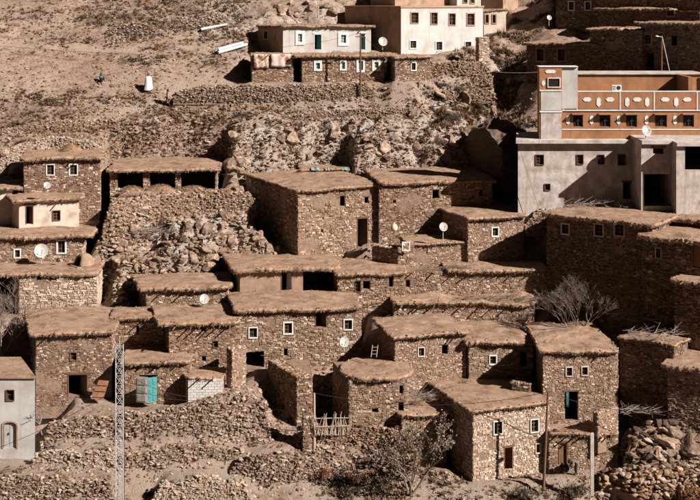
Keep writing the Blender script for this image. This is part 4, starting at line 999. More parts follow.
bush(352, 482, 0.75, RU, 'rust brown dry bush right of the pair below the stick fence')
bush(688, 497, 1.3, RU, 'large rust brown bush at the lower right corner', None, 420)
bush(457, 92, 0.9, GR, 'dark shrub on the retaining wall below the large white house')
bush(428, 59, 0.5, GR, 'low dark shrub at the foot of the white house, left of the pair'); bush(453, 59, 0.7, GR, 'low dark shrub at the foot of the white house, right of the pair')
bush(452, 122, 1.1, GR, 'dark spreading shrub on pale rock beside the shaded rock face')
bush(440, 146, 0.8, GR, 'brown shrub on rock above the long warm stone house')
bush(243, 118, 0.7, GR, 'dark round shrub on the slope above the black shaded side wall')
bush(380, 492, 1.0, GR, 'grey green bush at the bottom edge under the leafy tree'); bush(345, 497, 0.8, GR, 'small grey green bush at the bottom edge below the rust bushes')
bush(575, 497, 1.0, GR, 'grey green bush at the bottom edge under the concrete post'); bush(523, 499, 0.8, GR, 'grey green bush at the bottom edge below the large stone house')
bush(112, 137, 0.45, GR, 'small dark bush on the slope right of the earth mound')
bush(548, 122, 1.4, GR, 'dark green bush in shade left of the orange stair tower')

# ================================================================ SHADED ROCK FACE (shade put into its dark colour)
def rock_face():
    base = P(470, 192, 121); e = empty('rock_face', 'layered rock face with shade coloured in, beside the concrete house', 'rock', base)
    bm = bmesh.new(); bmesh.ops.create_icosphere(bm, subdivisions=5, radius=1)
    n = np.array([v.co[:] for v in bm.verts])
    strat = 0.16 * np.abs(((n[:, 2] * 4.2 + n[:, 0] * 1.6 + 0.6 * fbm(n[:, 0] * 2, n[:, 1] * 2 + n[:, 2], 8, 3)) % 1.0) - 0.5)
    r = 1 + 0.22 * fbm(n[:, 0] * 1.6 + 5, n[:, 1] * 1.6 + n[:, 2] * 1.3, 41, 4) + strat + 0.09 * fbm(n[:, 0] * 6, n[:, 2] * 9 + n[:, 1] * 5, 12, 3)
    for v, k in zip(bm.verts, r):
        q = v.co * float(k)
        q.x = max(q.x, -0.55 + 0.25 * q.z)       # sheared flat towards the gully
        v.co = Vector((q.x * 4.2 + q.y * 1.6, q.y * 4.5, q.z * 4.3))
    me = bpy.data.meshes.new('rock'); bm.to_mesh(me); bm.free(); me.materials.append(M['shaded_rock'])
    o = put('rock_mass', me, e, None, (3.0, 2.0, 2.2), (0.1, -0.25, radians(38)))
rock_face()

# ================================================================ TREES
def tree(name, label, base, h, spread, seed, bark, leaves=0, lcol=None, lean=(0, 0), levels=5, trunk_h=0.18, r0=0.09, stems=1):
    rnd = random.Random(seed); e = empty(name, label, 'tree', base); mt, mc, ml = MB(), MB(), MB(); tips = []
    def grow(p, d, L, r, lv):
        seg = 3; q = p
        for k in range(seg):
            d = (d + Vector((rnd.gauss(0, 0.14), rnd.gauss(0, 0.14), rnd.gauss(0.03, 0.08)))).normalized(); nq = q + d * L / seg
            (mt if lv < 2 else mc).tube(q, nq, max(0.009, r * (1 - 0.25 * k / seg)), max(0.007, r * (1 - 0.25 * (k + 1) / seg)), 6 if lv < 2 else 3, None, lv < 1)
            q = nq
            if lv >= 2: tips.append(q)
        if lv >= levels: return
        for k in range(rnd.choice((2, 3, 3, 4)) if lv else 5):
            a = rnd.uniform(0, 6.28); s = rnd.uniform(0.35, 0.8) * spread
            nd = (d + Vector((cos(a) * s, sin(a) * s, rnd.uniform(-0.15, 0.35)))).normalized()
            grow(q - d * L * rnd.uniform(0, 0.45) * (lv > 0), nd, L * rnd.uniform(0.6, 0.85), r * rnd.uniform(0.5, 0.66), lv + 1)
    for q in range(stems):
        a = 6.28 * q / stems + rnd.uniform(-0.4, 0.4); k = 0.0 if stems == 1 else rnd.uniform(0.35, 0.95)
        grow(Vector((0, 0, -0.2)), Vector((lean[0] + k * cos(a), lean[1] + 0.7 * k * sin(a), 1)).normalized(), (h * trunk_h + 0.2) * rnd.uniform(0.8, 1.1), r0, 0 if stems == 1 else 1)
    mt.build('trunk', bark, e); mc.build('crown', bark, e)
    for _ in range(leaves):
        p = rnd.choice(tips) + Vector((rnd.gauss(0, 0.12), rnd.gauss(0, 0.12), rnd.gauss(0, 0.12))); c = rnd.choice(lcol); k = rnd.uniform(0.7, 1.2)
        u = Vector((rnd.gauss(0, 1), rnd.gauss(0, 1), rnd.gauss(0, 1))).normalized(); w = u.orthogonal() * 0.04; u = u * 0.08
        ml.add((p - u, p + w, p + u, p - w), ((0, 1, 2, 3),), (c[0] * k, c[1] * k, c[2] * k))
    if leaves: ml.build('foliage', 'leaf', e)
LC = [(0.12, 0.085, 0.055), (0.19, 0.14, 0.095), (0.08, 0.057, 0.038), (0.28, 0.22, 0.165)]
tree('bare_tree', 'bare pale grey tree before the black shaded house', P(578, 338, 101.0), 12.5, 1.0, 3, 'bark_twig', levels=6, trunk_h=0.15, r0=0.06, stems=5)
tree('bare_tree', 'bare grey tree cut by the left edge above the square brown house', P(2, 354, 100.8), 12.5, 1.0, 9, 'bark_twig', levels=6, trunk_h=0.15, r0=0.06, stems=5)
tree('leafy_tree', 'straggly small leaved tree growing before the large stone house', gp(410, 494), 13.0, 0.8, 27, 'bark', 1700, LC, (0.12, 0.0), 5, 0.17, 0.09, 4)
tree('bare_sapling', 'leafless thin sapling beside the cream corner house', P(42, 432, 93.3), 2.6, 0.9, 14, 'bark_pale', levels=4, trunk_h=0.25, r0=0.05)

# ================================================================ SMALLER THINGS
def hid(label): return next(h for h in HOUSES if label in h.label)
def lintube(m, pts, r, n=6):
    for a, b in zip(pts[:-1], pts[1:]): m.tube(a, b, r, r, n)

# --- satellite dishes
def dish(px, py, rpx, Y, label, base_py=None, face=(0.35, -0.9, 0.35)):
    c = P(px, py, Y); r = rpx / F * Y; bz = (base_py if base_py else py + rpx * 1.35) / F * Y
    b = Vector((c.x, Y + r * 0.25, CAMZ - bz)); e = empty('satellite_dish', label, 'satellite dish', b)
    m = MB(); prof = [(r * k / 7, 0.28 * r * (k / 7) ** 2) for k in range(8)]
    m.lathe(prof + [(r * 1.02, 0.29 * r), (r * 0.98, 0.25 * r)] + [(r * k / 7, 0.28 * r * (k / 7) ** 2 - 0.03) for k in range(6, -1, -1)], 24)
    q = Vector(face).normalized().to_track_quat('Z', 'Y').to_euler()
    d = m.build('bowl', 'dish_metal', e, smooth=True); d.location = c - b; d.rotation_euler = q
    m = MB(); m.tube((0, 0, 0), (0, 0, (c - b).z), 0.035, 0.035, 8); m.tube((0, 0, (c - b).z), c - b, 0.03, 0.03, 6); m.build('mast', 'grey_metal', e)
    f = Vector(face).normalized(); lo = c - b + (f * 0.28 + Vector((0, 0, -0.9))) * r; fp = c - b + f * r * 1.15 + Vector((0, 0, -0.1)) * r
    m = MB(); m.tube(lo, fp, 0.018, 0.018, 5); m.build('feed_arm', 'grey_metal', e)
    m = MB(); m.tube(fp, fp - f * 0.14, 0.04, 0.03, 8); m.build('receiver', 'dark_metal', e)
dish(41, 251, 6.8, 108.6, 'largest white satellite dish on the terrace at left', 265)
dish(47, 185.5, 3.4, 112.0, 'small white satellite dish below the windows of the tall brown house', 192)
dish(204, 299, 4.8, 103.2, 'white satellite dish above the roof with the beam ends', 309)
dish(344, 342, 5.0, 98.2, 'white satellite dish beside the wooden sided house', 352)
dish(443, 227, 4.4, 108.4, 'white satellite dish in the shaded balcony', 243)
dish(382.5, 42, 4.6, 136.2, 'pale satellite dish before the dark side of the large white house', 50)
dish(646, 131, 5.4, 109.2, 'white satellite dish on the edge of the concrete porch', 140)
dish(549, 18, 2.6, 139, 'tiny white satellite dish at the top above the dark houses', 26)
dish(436, 52.5, 2.2, 137.0, 'small pale dish leaning at the foot of the white house wall', 57)

# --- poles
def pole(name, label, px, pt, pb, Y, r=0.09, mat='wood', square=False, tx=0, extra=None):
    b = P(px, pb, Y); t = P(px + tx, pt, Y) - b; e = empty(name, label, 'pole', b); m = MB()
    if square: m.box(-r, -r, -0.5, r, r, t.z)
    else: m.tube((0, 0, -0.5), t, r * 1.15, r * 0.8, 10)
    m.build('shaft', mat, e)
    if extra: extra(e, t)
    return b + t
def insul(side=1, arm=0.5):
    def f(e, t):
        m = MB(); m.box(t.x - arm, t.y - 0.05, t.z - 0.45, t.x + arm, t.y + 0.05, t.z - 0.35); m.build('crossarm', 'wood', e)
        for k in (-0.85, 0.85):
            m = MB(); m.lathe([(0.0, 0), (0.05, 0.0), (0.035, 0.06), (0.05, 0.08), (0.0, 0.14)], 8, t.x + k * arm, t.y); i = m.build('insulator', 'white_paint', e); i.location.z = t.z - 0.35
    return f
def bracket(e, t):
    m = MB(); m.tube((0, 0, t.z * 0.55), (0.75, -0.1, t.z * 0.58), 0.03, 0.03, 6); m.build('bracket', 'dark_metal', e)
    m = MB(); m.lathe([(0.0, 0.14), (0.1, 0.1), (0.2, -0.05), (0.17, -0.06), (0.0, 0.0)], 10, 0.8, -0.1); l = m.build('lamp_head', 'dark_metal', e); l.location.z = t.z * 0.58
pA = pole('utility_pole', 'dark leaning wooden pole before the large stone house', 543.5, 392, 482, 89.9, 0.10, 'wood', tx=4.5, extra=bracket)
pB = pole('concrete_post', 'square pale concrete post before the rust door terrace', 592, 433, 488, 88.9, 0.12, 'concrete', True)
pC = pole('utility_pole', 'wooden pole before the teal window house', 360.5, 33, 90, 130.6, 0.10, 'wood', extra=insul(1, 0.55))
pD = pole('utility_pole', 'pale wooden post beside the stick fence', 314.2, 393, 444, 92.6, 0.10, 'wood_pale')
def lampx(e, t):
    m = MB(); m.tube((1.05, 0.1, -0.5), (t.x, 0.03, t.z), 0.045, 0.045, 6); m.build('strut', 'grey_metal', e)
    m = MB(); m.tube((t.x, 0, t.z - 0.1), (t.x - 0.5, -0.2, t.z - 0.05), 0.03, 0.03, 6); m.build('arm', 'grey_metal', e)
    m = MB(); m.lathe([(0.0, 0.09), (0.14, 0.05), (0.18, -0.04), (0.0, -0.05)], 10, t.x - 0.55, -0.2); l = m.build('lamp_head', 'white_paint', e); l.location.z = t.z - 0.03
pE = pole('lamp_pole', 'rusty lamp pole with slanting strut behind the orange building', 661.5, 36, 78, 122.6, 0.06, 'rust', tx=0.5, extra=lampx)
pole('utility_pole', 'thin grey pole on the skyline slope above the low white house', 318, 0, 14, 144, 0.06, 'wood_pale')

# --- lattice mast in front of everything
def mast():
    Y = 72.0; w = 0.21
    b = P(119.5, 500, Y); gz = float(zat(b.x, Y)); top = P(119.5, 345, Y).z; n = 46
    e = empty('lattice_mast', 'slim grey steel lattice mast standing in the foreground', 'mast', (b.x, Y, gz), radians(8)); Ht = top - gz
    cs = [(-w, -w), (w, -w), (w, w), (-w, w)]
    for x, y in cs:
        m = MB(); m.tube((x, y, -0.5), (x, y, Ht), 0.024, 0.022, 6); m.build('leg', 'grey_metal', e)
    m = MB(); st = Ht / n
    for k in range(4):
        (x0, y0), (x1, y1) = cs[k], cs[(k + 1) % 4]
        m.tube((x0, y0, 0), (x1, y1, 0), 0.016, 0.016, 4, None, False)
        m.tube((x0, y0, 0), (x1, y1, st), 0.016, 0.016, 4, None, False); m.tube((x1, y1, 0), (x0, y0, st), 0.014, 0.014, 4, None, False)
    me = m.mesh('brace', 'grey_metal')
    for k in range(n): put('brace', me, e, None, (0, 0, st * k))
    m = MB(); m.tube((0, 0, Ht - 0.4), (0, 0, Ht + 0.5), 0.025, 0.02, 6); m.build('top_rod', 'grey_metal', e)
    m = MB(); m.tube((w + 0.05, -0.1, 0), (w + 0.05, -0.1, Ht - 0.5), 0.022, 0.022, 6); m.build('feeder_cable', 'dark_metal', e)
    return Vector((b.x, Y, top))
mt = mast()

# --- wires
def wire(label, a, b, sag=0.5, r=0.014, n=24, mat='dark_metal'):
    m = MB(); a, b = Vector(a), Vector(b); pts = []
    for k in range(n + 1):
        t = k / n; p = a.lerp(b, t); p.z -= sag * 4 * t * (1 - t); pts.append(p - a)
    lintube(m, pts, r, 4); o = m.build('power_line', mat, None, None); o.location = a; tag(o, label, 'wire')
wire('power line rising from the lower left edge to the lattice mast', P(-30, 457, 76), P(118, 388, 72), 0.35)
wire('lower cable crossing the foot of the cream corner house', P(-30, 485, 78), P(116, 420, 72), 0.5)
wire('cable from the lattice mast to the white block shed', P(122, 371, 72), P(186, 396, 94.5), 0.3)
wire('second cable from the lattice mast to the rubble bank', P(122, 384, 72), P(196, 400, 94.5), 0.3)
wire('cable strung from the pale wooden post to the dark leaning pole', pD, pA, 0.9, 0.02)
wire('cable from the dark leaning pole to the shaded house at right', pA, P(668, 411, 92), 0.5, 0.02)
wire('cable from the pale wooden post towards the rubble bank', pD + Vector((0, 0, -1.3)), P(232, 400, 95), 0.3)
wire('low cable dropping left from the pale wooden post', pD + Vector((0, 0, -2.6)), P(238, 427, 93.5), 0.25)
wire('cable crossing the bare slope at upper left', P(-20, 44, 139), P(212, 56, 136), 0.3, 0.02)
wire('cable from the low white house to the wooden pole', P(283, 47, 136), pC, 0.2, 0.015)
wire('cable falling from the wooden pole to the walled yard', pC, P(425, 90, 131), 0.2, 0.015)
wire('cable from the concrete post up to the leaning pole', pB, P(545, 412, 89.9), 0.1, 0.016)
wire('cable running down the corner of the concrete house', P(519, 146, 110.8), P(538, 206, 110.8), 0.05, 0.015)
wire('line stretched before the gully above the shaded rock', P(488, 71, 133), P(540, 72, 131), 0.15, 0.02, mat='white_paint')

# --- rugs over the terrace wall
def rugthing(label, x0, x1, y0, y1, mat, h):
    u0, v1 = h.px2uv(x0, y0); u1, v0 = h.px2uv(x1, y1); rnd = random.Random(int(x0)); n = 14; m = MB(); vs = []
    prof = [(0.5, h.H + 0.155), (0.1, h.H + 0.165), (-0.14, h.H + 0.15), (-0.19, h.H + 0.02)] + [(-0.19, v0 + (h.H - v0) * (1 - k / 5)) for k in range(1, 6)]
    w = 0.06
    for sgn in (0, 0.02):
        for (y, z) in prof:
            for k in range(n + 1):
                u = u0 + (u1 - u0) * k / n; vs.append((u, y - sgn + 0.035 * sin(k * 1.3 + z * 0.8) * (1 if y < -0.1 else 0.2), z + 0.05 * sin(k * 0.7 + x0) * (1 if z < v0 + 0.05 else 0) + sgn * (1 if y > -0.1 else 0)))
    a = len(prof) * (n + 1)
    fs = [(r * (n + 1) + k, r * (n + 1) + k + 1, (r + 1) * (n + 1) + k + 1, (r + 1) * (n + 1) + k) for r in range(len(prof) - 1) for k in range(n)]
    fs += [tuple(a + i for i in f[::-1]) for f in fs]
    for r in range(len(prof) - 1):
        for k in (0, n): fs.append((r * (n + 1) + k, (r + 1) * (n + 1) + k, a + (r + 1) * (n + 1) + k, a + r * (n + 1) + k))
    for k in range(n): r = (len(prof) - 1) * (n + 1); fs.append((r + k, r + k + 1, a + r + k + 1, a + r + k))
    m.add(vs, fs); o = m.build('hanging_rug', mat, None, None, True); o.location = h.O; o.rotation_euler = (0, 0, h.a); tag(o, label, 'rug')
rh = hid('terrace wall carries two rugs')
rugthing('rust and white patterned rug hanging left on the terrace wall', 253.5, 269, 50, 68, 'rug_rust', rh)
rugthing('pale flowered rug hanging right on the terrace wall', 270.5, 292, 50, 67, 'rug_pale', rh)

# --- bread oven, straw heaps, earth mound
def oven():
    e = empty('bread_oven', 'domed mud oven with dark mouth at the end of the dish terrace', 'oven', P(84, 266, 108.4), radians(-50)); m = MB()
    n = 20; rings = 8; R0 = 0.9; vs = []; fs = []
    for r in range(rings + 1):
        for k in range(n):
            el = (pi / 2) * r / rings; a = 2 * pi * k / n; q = 1 + 0.06 * float(vnoise(k * 0.8, r * 0.9, 3))
            vs.append((R0 * cos(el) * cos(a) * q, R0 * cos(el) * sin(a) * q, 1.12 * sin(el) * q))
    for r in range(rings):
        for k in range(n):
            a = (k + 0.5) / n * 360
            if 225 < a < 315 and r < 5: continue
            fs.append((r * n + k, r * n + (k + 1) % n, (r + 1) * n + (k + 1) % n, (r + 1) * n + k))
    m.add(vs, fs); o = m.build('dome', 'oven_mud', e, None, True); md = o.modifiers.new('s', 'SOLIDIFY'); md.thickness = 0.14
    m = MB(); m.box(-0.7, -1.0, 0, 0.7, -0.55, 0.12); m.build('hearth_slab', 'oven_mud', e)
oven()
def heap(label, px, py, Y, rx, ry, h, mat, name='straw_heap', z=None, cat='heap'):
    c = P(px, py, Y); n = 26; rings = 9; vs = []; fs = []; sd = int(px)
    for r in range(rings + 1):
        for k in range(n):
            t = r / rings; a = 2 * pi * k / n; q = 1 + 0.3 * float(fbm(cos(a) * 1.5 + sd, sin(a) * 1.5 + t * 2, 7, 3))
            vs.append((rx * t * cos(a) * q, ry * t * sin(a) * q, h * (1 - t ** 2.2) * (1 + 0.35 * float(fbm(cos(a) * t * 3 + sd, sin(a) * t * 3, 9, 3))) - 0.1))
    for r in range(rings):
        for k in range(n): fs.append((r * n + k, r * n + (k + 1) % n, (r + 1) * n + (k + 1) % n, (r + 1) * n + k))
    e = empty(name, label, cat, c); m = MB(); m.add(vs, fs); m.build('mound', mat, e, None, True)
    rnd = random.Random(sd); s = MB()
    for _ in range(260):
        a = rnd.uniform(0, 6.28); t = math.sqrt(rnd.random()); tuft_into(s, Vector((rx * t * cos(a), ry * t * sin(a), h * (1 - t ** 2.2) - 0.05)), 0.16, rnd, rnd.choice([(0.28, 0.17, 0.10), (0.20, 0.12, 0.07), (0.38, 0.26, 0.16)]), 3)
    s.build('loose_straw', 'scrub', e, 'stuff')
heap('tan straw stack behind the roof of the tall brown house', 71, 153, 120.5, 1.3, 1.0, 0.95, 'straw', 'haystack', cat='haystack')
heap('brown straw heap before the middle bay of the pillared barn', 160, 190, 118.4, 1.5, 0.7, 0.55, 'straw')
heap('brown straw heap before the right bay of the pillared barn', 193, 190.5, 118.3, 1.6, 0.7, 0.45, 'straw')
heap('brown straw heap before the left bay of the pillared barn', 132, 191, 118.2, 1.2, 0.6, 0.5, 'straw')
heap('brush heap at the edge of the earth roof by the large stone house', 462, 389, 97.2, 1.0, 0.7, 0.55, 'bark')
# twig brush laid on roofs
def twigs(label, px, py, Y, w, d, n, ln=1.2, mat='bark_pale', name='brushwood', z=0.0):
    e = P(px, py, Y); rnd = random.Random(int(px + py)); m = MB()
    for _ in range(n):
        p = Vector((rnd.uniform(-w, w), rnd.uniform(-d, d), rnd.uniform(0, 0.3))); a = rnd.gauss(0, 0.5); el = rnd.gauss(0.1, 0.25)
        q = p + Vector((cos(a) * cos(el), sin(a) * cos(el), sin(el))) * rnd.uniform(0.5, 1.2) * ln
        m.tube(p, q, rnd.uniform(0.012, 0.03), 0.008, 4, None, False)
        for _ in range(2):
            s = p.lerp(q, rnd.uniform(0.3, 0.9)); m.tube(s, s + Vector((rnd.gauss(0, 0.3), rnd.gauss(0, 0.3), rnd.gauss(0.1, 0.2))), 0.012, 0.005, 3, None, False)
    o = m.build(name, mat, None, 'stuff', loc=e); tag(o, label, 'brushwood')
twigs('dry brushwood piled on the long shaded roof under the concrete house', 590, 206, 109.5, 2.6, 0.5, 70)
twigs('pale brushwood on top of the ruined shaded house', 650, 336, 95.5, 2.0, 0.8, 60)
twigs('stacked firewood beside the drum roof', 412, 398, 95.2, 1.1, 0.6, 60, 1.3)
twigs('brushwood lying along the crumbling ledge roofs', 500, 300, 104.6, 4.0, 0.5, 110, 1.0, 'bark')
twigs('brushwood lying on the roof edge below the white window house', 440, 270, 106.8, 2.2, 0.4, 60, 1.0, 'bark')
twigs('dry branches against the dark rubble below the barn', 150, 232, 113.4, 2.0, 0.8, 60, 1.1, 'bark_pale')
twigs('dry branches in the shade right of the paired window house', 632, 412, 94, 1.4, 0.8, 40, 1.2)
twigs('broken branches over the black gully at right', 628, 318, 101.5, 1.8, 1.0, 30, 1.8)

# --- logs
def logs(label, x0, y0, x1, y1, n, r=0.16):
    a, b = gp(x0, y0), gp(x1, y1); d = (b - a); e = empty('log_stack', label, 'logs', a); s = Vector((-d.y, d.x, 0)).normalized()
    for k in range(n):
        o = s * (k % 3 - 1) * r * 2.1 + Vector((0, 0, r + (k // 3) * r * 1.8)); m = MB()
        m.tube(o, o + d * (1 - 0.05 * k), r * (1 + 0.1 * (k % 2)), r * 0.8, 9); m.build('log', 'white_paint', e)
logs('short pale peeled logs lying by the sheepfold wall', 201, 31, 227, 25, 2)
logs('longer pale peeled logs lying left of the rug terrace', 217, 54, 246, 46, 4, 0.18)

# --- stick fence
def fence():
    a, b = P(315.5, 431, 92.3), P(350, 431, 93.1); e = empty('stick_fence', 'fence of crooked upright sticks between post and drum house', 'fence', a); rnd = random.Random(3)
    for k in range(26):
        p = (b - a) * (k + rnd.uniform(-0.3, 0.3)) / 25; q = p + Vector((rnd.gauss(0, 0.22), rnd.gauss(0, 0.06), rnd.uniform(0.9, 1.45))); m = MB()
        m.tube(p + Vector((0, 0, -0.3)), q, rnd.uniform(0.03, 0.045), 0.02, 6); m.build('stick', 'wood_pale', e)
    for z in (0.35, 0.95):
        m = MB(); m.tube((0, -0.06, z), (b - a) + Vector((0, -0.06, z + 0.05)), 0.03, 0.03, 6); m.build('rail', 'wood_pale', e)
fence()

# --- ruined walls around the passage, pillar, block shed
def ruin(name, label, px0, px1, pt, pb, Y, a, th, pal, topnoise=0.25, cat='wall', plf=None):
    h = House(name, label, px0, px1, pt, pb, D=th, a=a, Y=Y, plf=plf, pal=pal, roof='none', plat=False, cat=cat, faces='FLRB'); rnd = h.rnd
    ph = rnd.uniform(0, 50)
    h.topf = lambda s: h.H * (1 + topnoise * float(vnoise(s * 0.8 + ph, 3, 5)))
    e = h.build(); m = MB(); s = 0
    while s < h.W:
        r = rnd.uniform(0.09, 0.18); 
        for yy in np.arange(0.1, th, 0.25): rock_into(m, Vector((s + h.dl * yy / th, yy, h.H + r * 0.2)), (r * 1.3, r, r * 0.8), rnd, stone_col(pal, rnd))
        s += r * 1.5
    m.build('coping_stones', 'stone', e, 'stuff')
ruin('ruined_wall', 'broken stone wall right of the dark passage, ending in a pale pier', 297, 312, 377, 414, 94.8, 4, 4.6, 'warm', 0.2, 'wall', 268)
ruin('ruined_wall', 'broken stone wall stub left of the dark passage', 232, 246, 350, 392, 96.4, 40, 0.7, 'tan')
ruin('stone_pillar', 'slim stone gate pillar with rounded cap beside the pale post', 303, 311.5, 411, 448, 92.4, 5, 0.6, 'brick', 0.0, 'pillar')
ruin('ruined_wall', 'dark low yard wall beside the tall doorway', 372, 398, 246, 262, 110.4, -38, 0.4, 'warm')
ruin('ruined_wall', 'short stone parapet by the white leaning frame', 398, 414, 246, 262, 108.6, 10, 0.5, 'tan')
ruin('ruined_wall', 'rubble wall piece in shadow before the paired window house', 512, 530, 383, 396, 95.4, -20, 0.6, 'grey')
ruin('ruined_wall', 'broken parapet above the rust door terrace at its right end', 598, 618, 414, 432, 92.3, 35, 0.5, 'tan')
ruin('stone_buttress', 'pale sloping buttress wall at the corner of the large white house', 479, 489, 38, 66, 135.5, 20, 0.8, 'pale', 0.1, 'buttress')
def block_shed():
    h = House('block_shed', 'small shed of white concrete blocks with earth top', 188, 223.5, 379, 403, D=2.6, a=3, Y=95.6, plf=183, skin='plaster_mud', plat=False, cat='shed', over=(0.1, 0.1, 0.1, 0.1), rk={'thick': 0.14, 'stones': True}); e = h.build()
    bw, bh = 0.44, 0.22; rows = int(h.H / bh); rnd = random.Random(2)
    for r in range(rows + 1):
        x = -0.22 * (r % 2); z = r * h.H / (rows + 1)
        while x < h.W - 0.05:
            x0, x1 = max(x, 0.0), min(x + bw, h.W)
            if x1 - x0 > 0.06:
                m = MB(); o = rnd.uniform(0.045, 0.065); m.box(x0 + 0.012, -o, z + 0.012, x1 - 0.012, -0.002, z + h.H / (rows + 1) - 0.012); m.build('block', 'block', e)
            x += bw
block_shed()
def leaning(name, label, cat, pts, mat, th=0.05, loc=None):
    a = Vector(pts[0]); n = (Vector(pts[1]) - a).cross(Vector(pts[3]) - a).normalized() * th
    m = MB(); m.add([Vector(p) - a for p in pts] + [Vector(p) - a + n for p in pts], ((3, 2, 1, 0), (4, 5, 6, 7), (0, 1, 5, 4), (1, 2, 6, 5), (2, 3, 7, 6), (3, 0, 4, 7)))
    e = empty(name, label, cat, a); return e, m.build('panel', mat, e), n
e, p_, n_ = leaning('rusty_panel', 'rusty sheet panel leaning beside the dark doorway of the brown house', 'panel', [P(91, 399, 96.2), P(103, 400, 96.2), P(109, 381, 96.9), P(99, 380, 96.9)], 'rust')
for k in range(3):
    m = MB(); a, b = P(93 + 2 * k, 396.5 - 6 * k, 96.25 + 0.2 * k) , P(104 + 2 * k, 397.0 - 6 * k, 96.25 + 0.2 * k); o = P(91, 399, 96.2)
    m.tube(a - o + Vector((0, -0.06, 0)), b - o + Vector((0, -0.06, 0)), 0.025, 0.025, 6); m.build('rib', 'rust', e)
def teal_door():
    a = P(136, 402, 95.6); e = empty('metal_gate', 'open metal double gate, one leaf white and one teal', 'gate', a)
    def leaf(p, q, zt, mat, nm):
        d = (q - p); nrm = Vector((d.y, -d.x, 0)).normalized(); th = nrm * 0.04; m = MB(); z = Vector((0, 0, zt))
        vs = [p, q, q + z, p + z]; m.add(vs + [v - th for v in vs], ((3, 2, 1, 0), (4, 5, 6, 7), (0, 1, 5, 4), (1, 2, 6, 5), (2, 3, 7, 6), (3, 0, 4, 7))); l = m.build(nm, mat, e)
        for f in (0.06, 0.38, 0.7):
            m = MB()
            for (s0, s1) in ((0.12, 0.46), (0.54, 0.88)):
                w = [p + d * s0 + z * f, p + d * s1 + z * f, p + d * s1 + z * (f + 0.24), p + d * s0 + z * (f + 0.24)]
                m.add([v + nrm * 0.002 for v in w] + [v + nrm * 0.03 for v in w], ((4, 5, 6, 7), (0, 1, 5, 4), (1, 2, 6, 5), (2, 3, 7, 6), (3, 0, 4, 7)))
            m.build('moulding', 'teal' if mat == 'teal' else 'block', l)
    leaf(Vector((0, 0, 0)), P(147.5, 403, 95.2) - a, 1.95, 'white_paint', 'door_leaf')
    leaf(P(147.8, 403, 95.2) - a, P(157, 401.5, 96.0) - a, 1.9, 'teal', 'door_leaf')
teal_door()
# arched door of the cream corner house
def arch_door():
    h = hid('arched grey door'); L, mf = h.face('F'); u0, v0 = h.px2uv(3.5, 448); u1, v1 = h.px2uv(16.5, 422); um = (u0 + u1) / 2; r = (u1 - u0) / 2; v0 = max(v0, 0.02)
    m = MB(); c = [(u0, v0), (u1, v0), (u1, v1 - r * 0.5)] + [(um + r * cos(t), v1 - r * 0.5 + r * 0.5 * sin(t)) for t in [pi * k / 10 for k in range(1, 10)]] + [(u0, v1 - r * 0.5)]
    n = len(c); m.add([mf(*p, -0.17) for p in c] + [mf(*p, -0.12) for p in c], [tuple(range(n, 2 * n)), tuple(range(n - 1, -1, -1))]); d = m.build('door', 'grey_metal', h.e)
    m = MB(); pbox(m, mf, um - 0.02, v0, um + 0.02, v1 - 0.1, -0.118, -0.10); m.build('door_stile', 'grey_metal', d)
    m = MB(); pbox(m, mf, um - 0.16, v0 + 0.95, um - 0.08, v0 + 1.1, -0.118, -0.06); m.build('handle', 'dark_metal', d)
    m = MB(); w = 0.12; o = [(u0 - w, v0), (u0, v0)]; pts_i = [(u1, v0), (u1, v1 - r * 0.5)] + c[3:-1] + [(u0, v1 - r * 0.5), (u0, v0)]
    pts_o = [(um + (x - um) * (1 + w / r), v if v < v1 - r * 0.45 else v + w * 0.8) for x, v in pts_i]
    k = len(pts_i); m.add([mf(*p, 0.05) for p in pts_i] + [mf(*p, 0.05) for p in pts_o] + [mf(*p, -0.12) for p in pts_i] + [mf(*p, 0.0) for p in pts_o],
        [f for i in range(k - 1) for f in ((i, i + 1, k + i + 1, k + i), (i, i + 1, 2 * k + i + 1, 2 * k + i), (k + i, k + i + 1, 3 * k + i + 1, 3 * k + i))]); m.build('arch_surround', 'plaster_mud', h.e)
    m = MB(); top = [(u0, v1), (u1, v1)]; a = [c[2]] + c[3:-1] + [c[-1]]; q = [(x, v1 + 0.002) for x, _ in a]; kk = len(a)
    m.add([mf(*p, -0.003) for p in a] + [mf(*p, -0.003) for p in q], [(i, i + 1, kk + i + 1, kk + i) for i in range(kk - 1)]); m.build('arch_spandrel', 'plaster_cream', h.e)
arch_door()
# ladder, leaning frame, tarp, sacks, plank roof
def ladder():
    b = P(371, 357, 96.8); e = empty('wooden_ladder', 'short pale ladder in shade beside the satellite dish', 'ladder', b, 0)
    for x in (0, 0.42):
        m = MB(); m.tube((x, 0, 0), (x + 0.12, 0.3, 0.85), 0.03, 0.03, 6); m.build('rail', 'wood_pale', e)
    for k in range(3):
        t = 0.25 + 0.28 * k; m = MB(); m.tube((0.12 * t, 0.3 * t, 0.85 * t), (0.42 + 0.12 * t, 0.3 * t, 0.85 * t), 0.022, 0.022, 6); m.build('rung', 'wood_pale', e)
ladder()
def frame():
    b = P(402, 251, 108.3); e = empty('window_frame', 'empty white window frame leaning on the yard parapet', 'window frame', b)
    for n_, r in (('stile', (0, 0, 0.11, 0.8)), ('stile', (0.6, 0, 0.71, 0.8)), ('rail', (0.11, 0.0, 0.6, 0.11)), ('rail', (0.11, 0.69, 0.6, 0.8))):
        m = MB(); m.box(r[0], -0.04, r[1], r[2], 0.04, r[3]); o = m.build(n_, 'white_paint', e)
frame()
